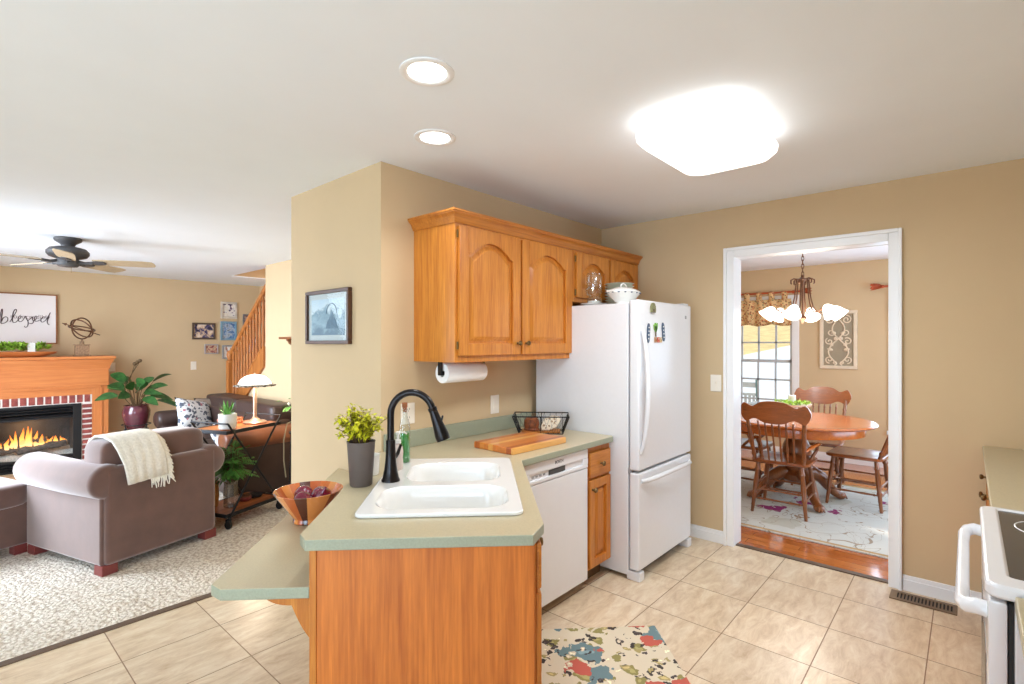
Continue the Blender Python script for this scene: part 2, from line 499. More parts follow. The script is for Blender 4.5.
# ------------------------------------------------------------------ mesh building
class MB:
    def __init__(self):
        self.bm = bmesh.new()
        self.M = Matrix.Identity(4)
        self.bev = False

    def _push(self, verts, m=None):
        mm = self.M if m is None else self.M @ m
        for v in verts:
            v.co = mm @ v.co
        return verts

    def box(self, x0, x1, y0, y1, z0, z1, bev=0.0, seg=2, m=None):
        b = self.bm
        vs = [b.verts.new((x, y, z)) for z in (z0, z1) for y in (y0, y1) for x in (x0, x1)]
        fs = [(0, 2, 3, 1), (4, 5, 7, 6), (0, 1, 5, 4), (2, 6, 7, 3), (0, 4, 6, 2), (1, 3, 7, 5)]
        faces = [b.faces.new([vs[i] for i in f]) for f in fs]
        allv = set(vs)
        if bev > 0:
            self.bev = True
            ed = list({e for f in faces for e in f.edges})
            r = bmesh.ops.bevel(b, geom=ed, offset=bev, segments=seg, profile=0.5, affect='EDGES', clamp_overlap=True)
            allv = {v for v in vs if v.is_valid} | {v for f in r['faces'] for v in f.verts} | {v for v in r['verts']}
            allv = {v for v in allv if v.is_valid}
            for f in list(faces):
                if f.is_valid:
                    allv |= set(f.verts)
        self._push(allv, m)
        return self

    def cbox(self, c, s, bev=0.0, rot=None, seg=2):
        m = Matrix.Translation(c)
        if rot is not None:
            m = m @ rot.to_4x4()
        return self.box(-s[0] / 2, s[0] / 2, -s[1] / 2, s[1] / 2, -s[2] / 2, s[2] / 2, bev, seg, m)

    def rings(self, loops, closed=True, cap=(True, True), m=None):
        b = self.bm
        L = [[b.verts.new(p) for p in lp] for lp in loops]
        n = len(loops[0])
        for a, c in zip(L, L[1:]):
            for i in range(n if closed else n - 1):
                j = (i + 1) % n
                b.faces.new((a[i], a[j], c[j], c[i]))
        if closed and cap[0]:
            b.faces.new(list(reversed(L[0])))
        if closed and cap[1]:
            b.faces.new(L[-1])
        self._push([v for l in L for v in l], m)
        return self

    def tube(self, pts, r, n=8, closed=False, cap=True, flat=None):
        pts = [Vector(p) for p in pts]
        k = len(pts)
        rad = r if isinstance(r, (list, tuple)) else [r] * k
        loops = []
        up = None
        for i, p in enumerate(pts):
            if closed:
                t = (pts[(i + 1) % k] - pts[i - 1])
            else:
                t = pts[min(i + 1, k - 1)] - pts[max(i - 1, 0)]
            if t.length < 1e-9:
                t = Vector((0, 0, 1))
            t.normalize()
            if up is None:
                up = Vector((0, 0, 1)) if abs(t.z) < 0.9 else Vector((1, 0, 0))
            x = t.cross(up)
            if x.length < 1e-6:
                x = t.orthogonal()
            x.normalize()
            y = x.cross(t).normalized()
            up = y
            fy = flat if flat else 1.0
            loops.append([p + (x * math.cos(a) + y * math.sin(a) * fy) * rad[i] for a in (2 * math.pi * q / n for q in range(n))])
        if closed:
            loops.append(loops[0])
            b = self.bm
            L = [[b.verts.new(q) for q in lp] for lp in loops[:-1]]
            for i in range(k):
                a, c = L[i], L[(i + 1) % k]
                for q in range(n):
                    b.faces.new((a[q], a[(q + 1) % n], c[(q + 1) % n], c[q]))
            self._push([v for l in L for v in l])
            return self
        return self.rings(loops, True, (cap, cap))

    def cyl(self, p0, p1, r0, r1=None, n=16, cap=True):
        r1 = r0 if r1 is None else r1
        return self.tube([p0, p1], [r0, r1], n, cap=cap)

    def lathe(self, prof, c=(0, 0, 0), n=24, m=None, cap=(True, True)):
        loops = [[(c[0] + r * math.cos(2 * math.pi * q / n), c[1] + r * math.sin(2 * math.pi * q / n), c[2] + z) for q in range(n)] for r, z in prof]
        return self.rings(loops, True, cap, m)

    def prism(self, poly, h0, h1, axis='z', m=None):
        def P(a, b_, h):
            return {'z': (a, b_, h), 'y': (a, h, b_), 'x': (h, a, b_)}[axis]
        return self.rings([[P(a, b_, h0) for a, b_ in poly], [P(a, b_, h1) for a, b_ in poly]], True, (True, True), m)

    def ball(self, c, r, n=12, m=None, sq=None):
        rx, ry, rz = (r, r, r) if isinstance(r, (int, float)) else r
        loops = []

        def pw(v):
            return math.copysign(abs(v) ** sq, v) if sq else v
        for i in range(n + 1):
            th = -math.pi / 2 + math.pi * i / n
            if i == 0:
                th += 0.02
            if i == n:
                th -= 0.02
            loops.append([(c[0] + rx * pw(math.cos(th)) * pw(math.cos(2 * math.pi * q / (2 * n))),
                           c[1] + ry * pw(math.cos(th)) * pw(math.sin(2 * math.pi * q / (2 * n))),
                           c[2] + rz * pw(math.sin(th))) for q in range(2 * n)])
        return self.rings(loops, True, (True, True), m)

    def grid(self, rows):
        b = self.bm
        L = [[b.verts.new(p) for p in r] for r in rows]
        for a, c in zip(L, L[1:]):
            for i in range(len(a) - 1):
                b.faces.new((a[i], a[i + 1], c[i + 1], c[i]))
        self._push([v for l in L for v in l])
        return self

    def leaf(self, base, d, length, width, droop=0.3, nseg=3, side=None, roll=0.0):
        base = Vector(base)
        d = Vector(d).normalized()
        s = side or d.cross(Vector((0, 0, 1)))
        if s.length < 1e-4:
            s = Vector((1, 0, 0))
        s = Vector(s).normalized()
        if roll:
            s = Matrix.Rotation(roll, 3, d) @ s
        rows = []
        for i in range(nseg + 1):
            t = i / nseg
            w = width * (math.sin(math.pi * (0.08 + 0.9 * t)) ** 0.8) * 0.5
            p = base + d * (length * t) + Vector((0, 0, -droop * length * t * t))
            rows.append([p - s * w + Vector((0, 0, 0.12 * w)), p - Vector((0, 0, 0.12 * w)), p + s * w + Vector((0, 0, 0.12 * w))])
        return self.grid(rows)

    def out(self, name, mat, parent=None, angle=38, shift=None, bevel=None, subsurf=0, solid=None):
        b = self.bm
        bmesh.ops.recalc_face_normals(b, faces=b.faces)
        me = bpy.data.meshes.new(name)
        if shift is None and parent is not None:
            root = parent
            while root.parent is not None:
                root = root.parent
            shift = root.get('_base')
        if shift is not None:
            for v in b.verts:
                v.co -= Vector(shift)
        b.to_mesh(me)
        b.free()
        for p in me.polygons:
            p.use_smooth = True
        if angle < 180:
            me.set_sharp_from_angle(angle=R(angle))
        for mm in (mat if isinstance(mat, (list, tuple)) else [mat]):
            me.materials.append(mm)
        o = bpy.data.objects.new(name, me)
        COL.objects.link(o)
        if parent is not None:
            o.parent = parent
        if solid:
            sm = o.modifiers.new('solid', 'SOLIDIFY')
            sm.thickness = solid
            sm.offset = 0
        if bevel:
            bv = o.modifiers.new('bevel', 'BEVEL')
            bv.width = bevel
            bv.segments = 2
            bv.limit_method = 'ANGLE'
            bv.angle_limit = R(40)
        if self.bev or bevel:
            wn = o.modifiers.new('weighted', 'WEIGHTED_NORMAL')
            wn.keep_sharp = True
        if subsurf:
            ss = o.modifiers.new('sub', 'SUBSURF')
            ss.levels = subsurf
            ss.render_levels = subsurf
        return o


def thing(name, label, cat, base=(0, 0, 0), rot=0.0, group=None, absolute=False):
    """Empty at the thing's base. With absolute=True the parts are given in the rotated frame through the world origin."""
    o = bpy.data.objects.new(name, None)
    o.empty_display_size = 0.1
    COL.objects.link(o)
    c, s = math.cos(R(rot)), math.sin(R(rot))
    o['_base'] = base
    if absolute:
        o.location = (base[0] * c - base[1] * s, base[0] * s + base[1] * c, base[2])
    else:
        o.location = base
    o.rotation_euler = (0, 0, R(rot))
    o['label'] = label
    o['category'] = cat
    if group:
        o['group'] = group
    return o


def tag(o, label, cat, group=None, loc=None, rot=0.0):
    o['label'] = label
    o['category'] = cat
    if group:
        o['group'] = group
    if loc is not None:
        o.location = loc
        o.rotation_euler = (0, 0, R(rot))
    return o


def dup(root, loc, rotz, label, group=None):
    r = root.copy()
    COL.objects.link(r)
    r.location = loc
    r.rotation_euler = (0, 0, R(rotz))
    r['label'] = label
    if group:
        r['group'] = group
    for ch in list(root.children):
        c = ch.copy()
        COL.objects.link(c)
        c.parent = r
        for g in list(ch.children):
            d = g.copy()
            COL.objects.link(d)
            d.parent = c
    return r


def struct(name, mb, mat, **kw):
    o = mb.out(name, mat, None, **kw)
    o['kind'] = 'structure'
    return o


def rrect(x0, x1, y0, y1, r, n=5):
    pts = []
    for cx, cy, a0 in ((x1 - r, y1 - r, 0), (x0 + r, y1 - r, 90), (x0 + r, y0 + r, 180), (x1 - r, y0 + r, 270)):
        for i in range(n + 1):
            a = R(a0 + 90 * i / n)
            pts.append((cx + r * math.cos(a), cy + r * math.sin(a)))
    return pts


def holed_plate(mb, outer, holes, z0, z1):
    """flat plate with holes: triangulated faces top and bottom, walls round every loop"""
    b = mb.bm
    made = []
    for z in (z0, z1):
        edges = []
        for lp in [outer] + holes:
            vs = [b.verts.new((x, y, z)) for x, y in lp]
            made.append(vs)
            for i in range(len(vs)):
                edges.append(b.edges.new((vs[i], vs[(i + 1) % len(vs)])))
        bmesh.ops.triangle_fill(b, use_beauty=True, use_dissolve=True, edges=edges)
    k = len(holes) + 1
    for i in range(k):
        a, c = made[i], made[i + k]
        for j in range(len(a)):
            q = (j + 1) % len(a)
            b.faces.new((a[j], a[q], c[q], c[j]))
    mb._push([v for l in made for v in l])
    return mb


# ------------------------------------------------------------------ the setting
FZ = -0.15          # the family room lies one step down
CH = 2.44
W = struct
W('floor_kitchen', MB().box(-6, 3.90, -0.72, 3.27, -0.12, 0), M['tile'])
W('floor_family', MB().box(-6, 3.8, 3.31, 4.5, FZ - 0.1, FZ).box(-1.25, 3.8, 4.5, 9.2, FZ - 0.1, FZ), M['carpet'])
W('trim_1', MB().box(-6, 1.61, 3.27, 3.315, -0.15, 0.006), M['transition'])
W('floor_dining', MB().box(3.90, 7.4, -1.2, 3.2, -0.1, 0.0), M['hardwood'])
W('trim_2', MB().box(3.86, 3.905, 0.36, 1.258, 0.0, 0.008), M['transition'])

# ceiling with the stairwell opening
mb = MB()
mb.box(-6, 2.93, -0.72, 4.5, CH, CH + 0.016)
mb.box(-1.25, 2.93, 4.5, 9.2, CH, CH + 0.016)
mb.box(2.93, 3.90, -0.72, 4.2, CH, CH + 0.1)
mb.box(2.93, 3.8, 8.12, 9.2, CH, CH + 0.016)
mb.box(3.90, 7.4, -1.2, 3.2, CH, CH + 0.1)
W('ceiling', mb, M['ceil'])
mb = MB()
mb.box(2.83, 3.9, 8.121, 8.22, CH + 0.0165, 4.6)
mb.box(2.83, 2.929, 4.2, 8.12, CH + 0.0165, 4.6)
mb.box(3.80, 3.9, 4.2, 8.12, CH, 4.6)
mb.box(2.83, 3.9, 4.1, 4.199, CH + 0.101, 4.6)
mb.box(2.83, 3.9, 4.1, 8.22, 4.6, 4.7)
W('wall_stairwell', mb, M['wall'])

W('wall_pantry', MB().box(1.61, 3.836, 2.365, 3.40, FZ - 0.1, CH), M['wall'])
mb = MB()
mb.box(3.835, 3.96, -0.82, 0.335, 0, CH)
mb.box(3.835, 3.96, 1.283, 2.365, 0, CH)
mb.box(3.835, 3.96, 0.335, 1.283, 2.10, CH)
mb.box(3.837, 3.96, 2.365, 3.3, 0, CH)
W('wall_doorway', mb, M['wall'])
mb = MB()
mb.box(-6, -3.9, -0.82, -0.72, 0, CH).box(-1.1, 3.835, -0.82, -0.72, 0, CH).box(-3.9, -1.1, -0.82, -0.72, 0, 0.45).box(-3.9, -1.1, -0.82, -0.72, 2.25, CH)
W('wall_right', mb, M['wall'])
mb = MB()
mb.box(-6.1, -6, -0.82, -0.55, FZ, CH)
mb.box(-6.1, -6, 2.45, 4.2, FZ, CH)
mb.box(-6.1, -6, -0.55, 2.45, 2.25, CH)
mb.box(-6.1, -6, 4.2, 4.6, FZ, CH)
W('wall_back', mb, M['wall'])
mb = MB()
mb.box(-1.3, -1.2, 4.4, 4.9, FZ, CH).box(-1.3, -1.2, 7.7, 9.2, FZ, CH).box(-1.3, -1.2, 4.9, 7.7, FZ, 0.2).box(-1.3, -1.2, 4.9, 7.7, 2.2, CH)
W('wall_family_left', mb, M['wall'])
W('wall_family_back', MB().box(-6, -1.3, 4.5, 4.6, FZ, CH), M['wall'])
mb = MB()
for a, b_, c, d in ((4.82, 4.9, 0.12, 2.28), (7.7, 7.78, 0.12, 2.28), (4.9, 7.7, 2.2, 2.28), (4.9, 7.7, 0.12, 0.2)):
    mb.box(-1.2, -1.18, a, b_, c, d, 0.004)
for a in (4.9, 5.83, 6.77, 7.66):
    mb.box(-1.27, -1.24, a, a + 0.04, 0.2, 2.2)
mb.box(-1.27, -1.24, 4.94, 7.66, 0.2, 0.25).box(-1.27, -1.24, 4.94, 7.66, 2.15, 2.2)
w3 = W('window_unseen', mb, M['trim'])  # unseen window framed round the light added for the armchair
MB().box(-1.258, -1.254, 4.92, 7.68, 0.22, 2.18).out('pane', M['pane'], w3, shift=(0, 0, 0))
W('wall_fireplace', MB().box(-1.3, 3.9, 9.2, 9.3, FZ, CH), M['wall'])
W('wall_stair_side', MB().box(3.8, 3.9, 3.40, 9.2, FZ, CH - 0.001), M['wall'])
# wall along the stairs: full height, then a triangle below the stringer
mb = MB()
mb.prism([(3.40, FZ), (8.50, FZ), (6.655, 1.20), (6.655, CH), (3.40, CH)], 2.82, 2.92, 'x')
W('wall_stairs', mb, M['wall'])

# dining room walls with two window openings in the far one
mb = MB()
mb.box(7.4, 7.5, 2.78, 3.3, 0, CH)
mb.box(7.4, 7.5, 0.62, 1.70, 0, CH)
mb.box(7.4, 7.5, -1.3, -0.46, 0, CH)
for a, b_ in ((1.70, 2.78), (-0.46, 0.62)):
    mb.box(7.4, 7.5, a, b_, 0, 0.44)
    mb.box(7.4, 7.5, a, b_, 2.0, CH)
W('wall_dining_far', mb, M['wall'])
W('wall_dining_left', MB().box(3.96, 7.4, 3.2, 3.3, 0, CH), M['wall'])
mb = MB()
mb.box(3.96, 4.3, -1.3, -1.2, 0, CH).box(6.5, 7.4, -1.3, -1.2, 0, CH)
mb.box(4.3, 6.5, -1.3, -1.2, 0, 0.4).box(4.3, 6.5, -1.3, -1.2, 2.2, CH)
W('wall_dining_right', mb, M['wall'])

# door casing (both flat faces and the jamb)
mb = MB()
for u0, u1 in ((3.815, 3.8355), (3.9595, 3.98)):
    mb.box(u0, u1, 1.259, 1.326, 0, 2.142, 0.004)
    mb.box(u0, u1, 0.296, 0.361, 0, 2.142, 0.004)
    mb.box(u0, u1, 0.362, 1.258, 2.075, 2.142, 0.004)
for u0, u1 in ((3.8, 3.817),):
    mb.box(u0, u1, 1.306, 1.328, 0, 2.145, 0.004)
    mb.box(u0, u1, 0.294, 0.312, 0, 2.145, 0.004)
    mb.box(u0, u1, 0.312, 1.306, 2.123, 2.145, 0.004)
mb.box(3.83, 3.965, 1.262, 1.284, 0, 2.1)
mb.box(3.83, 3.965, 0.334, 0.358, 0, 2.1)
mb.box(3.83, 3.965, 0.358, 1.262, 2.078, 2.1)
W('door_1', mb, M['trim'])


def baseboard(name, x0, x1, y0, y1, axis, z=0.0, h=0.092):
    mb = MB()
    mb.box(x0, x1, y0, y1, z, z + h * 0.72, 0.002)
    s = 0.005
    if axis == 'u-':
        mb.box(x0 + s, x1, y0, y1, z + h * 0.7, z + h, 0.004)
    elif axis == 'v-':
        mb.box(x0, x1, y0 + s, y1, z + h * 0.7, z + h, 0.004)
    else:
        mb.box(x0, x1, y0, y1 - s, z + h * 0.7, z + h, 0.004)
    return W(name, mb, M['trim'])


baseboard('baseboard_doorway_left', 3.82, 3.835, 1.329, 2.36, 'u-')
baseboard('baseboard_doorway_right', 3.82, 3.835, -0.055, 0.293, 'u-')
baseboard('baseboard_dining_far', 7.385, 7.4, -1.2, 3.2, 'u-', 0, 0.1)
baseboard('baseboard_fireplace', 1.7, 2.8, 9.185, 9.2, 'v-', FZ, 0.1)
baseboard('baseboard_pantry', 1.595, 1.61, 2.78, 3.4, 'u-', FZ, 0.1)
baseboard('baseboard_stairs', 2.805, 2.82, 5.4, 8.0, 'u-', FZ, 0.1)


def window(name, v0, v1, z0, z1, ncol, half):
    """double-hung window in the far dining wall (plane u = 7.4)"""
    mb = MB()
    mb.box(7.375, 7.4, v0 - 0.075, v0 + 0.005, z0 - 0.06, z1, 0.004)
    mb.box(7.375, 7.4, v1 - 0.005, v1 + 0.075, z0 - 0.06, z1, 0.004)
    mb.box(7.375, 7.4, v0 - 0.075, v1 + 0.075, z1, z1 + 0.08, 0.004)
    mb.box(7.35, 7.4, v0 - 0.09, v1 + 0.09, z0 - 0.04, z0 + 0.0, 0.004)
    mb.box(7.40, 7.5, v0, v0 + 0.012, z0, z1).box(7.40, 7.5, v1 - 0.012, v1, z0, z1)
    o = W(name, mb, M['trim'])
    zm = (z0 + z1) / 2
    for sash, (a, b_, uu) in enumerate(((z0, zm + 0.02, 7.43), (zm - 0.02, z1, 7.455))):
        f = MB()
        w = 0.035
        f.box(uu, uu + 0.03, v0 + 0.01, v0 + 0.01 + w, a, b_).box(uu, uu + 0.03, v1 - 0.01 - w, v1 - 0.01, a, b_)
        f.box(uu, uu + 0.03, v0 + 0.01, v1 - 0.01, a, a + w).box(uu, uu + 0.03, v0 + 0.01, v1 - 0.01, b_ - w, b_)
        for i in range(1, ncol):
            vv = v0 + (v1 - v0) * i / ncol
            f.box(uu + 0.004, uu + 0.024, vv - 0.011, vv + 0.011, a, b_)
        for j in range(1, 3):
            zz = a + (b_ - a) * j / 3
            f.box(uu + 0.004, uu + 0.024, v0 + 0.01, v1 - 0.01, zz - 0.011, zz + 0.011)
        if sash == 0:
            f.box(uu - 0.02, uu, (v0 + v1) / 2 + 0.1, (v0 + v1) / 2 + 0.16, b_ - 0.01, b_ + 0.012, 0.004)
        f.out('sash', M['grey_sash'], o, shift=(0, 0, 0))
        MB().box(uu + 0.012, uu + 0.016, v0 + 0.02, v1 - 0.02, a + 0.01, b_ - 0.01).out('pane', M['pane'], o, shift=(0, 0, 0))
    return o


M['grey_sash'] = plain('window_sash_vinyl', S(196, 202, 206), 0.4, var=0.01)
window('window_1', 1.70, 2.78, 0.44, 2.0, 5, 0)
window('window_2', -0.46, 0.62, 0.44, 2.0, 5, 0)

# outdoors beyond the dining window: a paved drive, then a lawn that rises
def slope(u):
    return -0.42 + (0.1 * (u - 20) if u > 20 else 0)


mb = MB()
mb.grid([[(u, v, slope(u) + (0.25 * math.sin(v * 0.25 + u) if u > 40 else 0)) for v in range(-30, 71, 5)] for u in (7.6, 20, 26, 32, 38, 46, 56, 70, 95)])
g = mb.out('lawn', M['grass'], shift=(0, 0, 0))
g['kind'] = 'structure'
mb = MB()
mb.grid([[(u, -10, slope(u) + 0.06), (u, 9.73 - 0.218 * (u - 30.9), slope(u) + 0.06)] for u in (9.7, 20, 28, 38)])
g = mb.out('driveway', M['road'], shift=(0, 0, 0))
g['kind'] = 'structure'
W('floor_porch', MB().box(7.52, 9.6, -1, 6, -0.3, -0.12), M['road'])

# ------------------------------------------------------------------ kitchen: peninsula, counters, sink
K = 0.878           # worktop height


def P(s, t):        # peninsula frame (s along, t to the right) to room axes
    return ((s + t) / math.sqrt(2), (s - t) / math.sqrt(2))


def knob(mb, c, d, r=0.016):
    """round cabinet knob with a stem; d = outward direction"""
    d = Vector(d).normalized()
    q = Vector((0, 0, 1)).rotation_difference(d).to_matrix().to_4x4()
    mb.lathe([(0.008, -0.001), (0.006, 0.004), (0.005, 0.012), (r * 0.9, 0.018), (r, 0.023), (r * 0.8, 0.029), (0.003, 0.031)], n=12,
             m=Matrix.Translation(c) @ q)
    return mb


def cab_door(mb, x0, x1, z0, z1, yf, arch=0.05, stile=0.058, th=0.02, m=None):
    """raised-panel door; front face at y = yf looking towards -y. arch > 0 gives a cathedral top"""
    old = mb.M
    if m is not None:
        mb.M = old @ m
    w = x1 - x0
    mb.box(x0, x0 + stile, yf, yf + th, z0, z1, 0.004)
    mb.box(x1 - stile, x1, yf, yf + th, z0, z1, 0.004)
    mb.box(x0 + stile, x1 - stile, yf, yf + th, z0, z0 + stile, 0.003)
    n = 14
    a, b_ = x0 + stile, x1 - stile
    zt = z1 - stile

    def top(t, ins=0.0):
        if arch <= 0:
            return zt - ins
        sh = 0.06
        if t < sh or t > 1 - sh:
            return zt - arch - ins
        q = (t - sh) / (1 - 2 * sh)
        return zt - arch + arch * math.sin(math.pi * q) ** 0.8 - ins
    arc = [(a + (b_ - a) * i / n, top(i / n)) for i in range(n + 1)]
    mb.prism([(a, z1), (a, arc[0][1])] + arc[1:-1] + [(b_, arc[-1][1]), (b_, z1)], yf, yf + th, 'y')

    def loop(ins, y):
        aa, bb = a + ins, b_ - ins
        pts = [(aa, y, z0 + stile + ins), (bb, y, z0 + stile + ins)]
        pts += [(bb + (aa - bb) * i / n, y, top(1 - i / n, ins)) for i in range(n + 1)]
        return pts
    bot = [loop(-0.002, yf + 0.018), loop(0.012, yf + 0.018), loop(0.016, yf + 0.016), loop(0.036, yf + 0.003), loop(0.038, yf + 0.0025)]
    mb.rings(bot, True, (False, True))
    mb.M = old
    return mb


# peninsula base cabinet (hollow: panels, drawers and doors), frame x = s, y = -t
pc = thing('peninsula_cabinet', 'oak peninsula cabinet with plain wood end panel, under the sink', 'cabinet', (2.1, 0.17, 0), 45, absolute=True)
pc['_base'] = (2.1, 0.17, 0)
mb = MB()
mb.box(1.60, 1.62, -0.168, 0.505, 0, K - 0.0345, 0.001)
mb.out('end_panel', M['oak_panel'], pc)
MB().box(1.596, 1.63, 0.496, 0.518, 0, K - 0.0345, 0.003).out('corner_trim', M['oak'], pc)
MB().box(1.62, 2.72, 0.495, 0.512, 0, K - 0.0345).out('back_panel', M['oakx'], pc)
mb = MB()
mb.box(1.62, 2.56, -0.175, -0.16, 0.10, K - 0.0345)
mb.box(1.64, 2.56, -0.12, -0.105, 0.0, 0.10)
mb.out('face_frame', M['oak'], pc)
for i, (a, b_) in enumerate(((1.635, 2.06), (2.075, 2.5))):
    d = MB()
    d.box(a, b_, -0.195, -0.176, 0.68, 0.825, 0.006)
    d = d.out('drawer_front', M['oakx'], pc)
    knob(MB(), ((a + b_) / 2, -0.195, 0.75), (0, -1, 0)).out('knob', M['brass'], d)
    d = cab_door(MB(), a, b_, 0.115, 0.665, -0.195, 0.0)
    d = d.out('door', M['oak'], pc)
    knob(MB(), (b_ - 0.03 if i == 0 else a + 0.03, -0.195, 0.60), (0, -1, 0)).out('knob', M['brass'], d)

# one continuous worktop: peninsula and the run to the fridge
outer = [P(1.57, -0.522), P(1.57, 0.162), P(1.668, 0.206), (1.959, 1.668), (2.842, 1.668), (2.863, 1.69), (2.863, 2.363), (1.608, 2.363),
         (1.608, 2.388), P(1.62, -0.553)]
sink_hole = [P(s, t) for s, t in ((1.775, -0.375), (1.775, 0.115), (2.55, 0.115), (2.55, -0.345), (2.52, -0.375))]
mb = MB()
holed_plate(mb, outer, [sink_hole], K - 0.034, K)
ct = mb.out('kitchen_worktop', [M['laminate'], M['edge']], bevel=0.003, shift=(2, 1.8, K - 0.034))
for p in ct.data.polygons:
    p.material_index = 0 if abs(p.normal.z) > 0.7 else 1  # upward faces get the warm-lit tint, sides the cool one
tag(ct, 'sage green laminate worktop running from the sink peninsula to the fridge', 'countertop', loc=(2, 1.8, K - 0.034))
ct['_base'] = (2, 1.8, K - 0.034)
mb = MB()
mb.box(1.625, 2.863, 2.345, 2.3645, K, K + 0.092, 0.004)
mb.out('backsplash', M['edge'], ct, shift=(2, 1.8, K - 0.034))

# low eating bar behind the peninsula
eb = thing('eating_bar', 'low sage green eating bar behind the peninsula, carrying the wooden bowl', 'bar counter', (2.1, 0.6, 0.68), 45, absolute=True)
mb = MB()
e = math.sqrt(2)
poly = [(1.587, 0.52), (1.587, 0.775), (1.625, 0.828), (1.608 * e - 0.842, 0.842), (1.608 * e - 0.53, 0.53), (1.66, 0.52)]
# the inner end follows the pantry wall (room plane u = 1.61)
poly = [(1.602, 0.519), (1.602, 0.781), (1.638, 0.826), (1.606 * e + 0.842, 0.842), (1.606 * e + 0.522, 0.522), (1.62, 0.519)]
mb.prism(poly, 0.688, 0.723)
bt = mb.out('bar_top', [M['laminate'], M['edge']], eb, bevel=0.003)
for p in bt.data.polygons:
    p.material_index = 0 if abs(p.normal.z) > 0.7 else 1  # same warm and cool light tints as on the worktop


def bracket(x):
    b = MB()
    pts = [(0.5205, 0.687), (0.662, 0.687), (0.662, 0.672)]
    for i in range(9):
        q = i / 8
        pts.append((0.662 - 0.04 * q - 0.037 * (q ** 2), 0.672 - 0.022 * math.sin(q * math.pi / 2)))
    for i in range(1, 9):
        q = i / 8
        pts.append((0.585 - 0.03 * math.sin(q * math.pi / 2) - 0.0345 * q ** 3, 0.65 - 0.115 * q))
    pts.append((0.5205, 0.53))
    b.prism(pts, x, x + 0.02, 'x')
    return b.out('bracket', M['oak'], eb)


bracket(1.64)
bracket(2.55)

# double bowl sink, dropped into the worktop
sk = thing('kitchen_sink', 'white double bowl sink set into the peninsula worktop', 'sink', (2.16, 0.13, K), 45, absolute=True)
so = rrect(1.745, 2.576, -0.148, 0.424, 0.03)
b1 = rrect(1.80, 2.085, -0.10, 0.375, 0.09, 6)
b2 = rrect(2.15, 2.475, -0.085, 0.315, 0.09, 6)
mb = MB()
holed_plate(mb, so, [b1, b2], K + 0.0006, K + 0.014)
mb.out('rim', M['sink'], sk, bevel=0.004)
for lp, (x0, x1, y0, y1) in ((b1, (1.80, 2.085, -0.10, 0.375)), (b2, (2.15, 2.475, -0.085, 0.315))):
    cx, cy = (x0 + x1) / 2, (y0 + y1) / 2
    mb = MB()
    lo = []
    for ins, z in ((0.0, 0.0125), (0.006, 0.004), (0.016, -0.03), (0.022, -0.13), (0.045, -0.165), (0.08, -0.175)):
        lo.append([(x + (cx - x) / abs(cx - x + 1e-9) * min(ins, abs(cx - x) * 0.9), y + (cy - y) / abs(cy - y + 1e-9) * min(ins, abs(cy - y) * 0.9), K + z) for x, y in lp])
    mb.rings(lo, True, (False, True))
    bw = mb.out('bowl', M['sink'], sk, angle=60)
    MB().lathe([(0.045, 0), (0.045, 0.004), (0.03, 0.005), (0.028, 0.001), (0.002, 0.0)], (cx, cy, K - 0.175), 20).out('drain', M['grey'], bw)

# faucet
fc = thing('kitchen_faucet', 'tall oil rubbed bronze gooseneck faucet on the sink rim', 'faucet', (2.17, 0.372, K + 0.014), 45, absolute=True)
fx, fy, fz = 2.17, 0.372, K + 0.014
mb = MB()
mb.lathe([(0.038, 0), (0.038, 0.006), (0.034, 0.012), (0.026, 0.05), (0.021, 0.10), (0.019, 0.15), (0.0195, 0.158), (0.0195, 0.168), (0.017, 0.17)], (fx, fy, fz), 24)
mb.out('base', M['dark_bronze'], fc)
pts = [(fx, fy, fz + 0.165), (fx, fy, fz + 0.27)]
for i in range(17):
    a = R(180 - 164 * i / 16)
    pts.append((fx - 0.012 * i / 16, fy - 0.088 - 0.088 * math.cos(a), fz + 0.275 + 0.092 * math.sin(a)))
p_end, p_prev = Vector(pts[-1]), Vector(pts[-2])
MB().tube(pts, 0.0145, 14).out('spout', M['dark_bronze'], fc)
d = (p_end - p_prev).normalized()
d = (d + Vector((0, -0.17, -0.5))).normalized()
mb = MB()
q0 = p_end - d * 0.004
mb.tube([q0, q0 + d * 0.012, q0 + d * 0.014, q0 + d * 0.06, q0 + d * 0.12, q0 + d * 0.142], [0.019, 0.019, 0.0175, 0.021, 0.030, 0.029], 16)
hd = mb.out('spray_head', M['dark_bronze'], fc)
mb = MB()
mb.cbox(q0 + d * 0.06 + Vector((0, -0.02, 0.004)), (0.016, 0.008, 0.04), 0.003, Matrix.Rotation(R(12), 3, 'X'))
mb.out('spray_button', M['black'], hd)
mb = MB()
mb.cyl((fx, fy, fz + 0.085), (fx + 0.045, fy - 0.012, fz + 0.09), 0.011, 0.010, 12)
mb.tube([(fx + 0.04, fy - 0.012, fz + 0.09), (fx + 0.055, fy - 0.02, fz + 0.10), (fx + 0.075, fy - 0.03, fz + 0.135)], [0.009, 0.008, 0.006], 10)
mb.out('lever', M['dark_bronze'], fc)

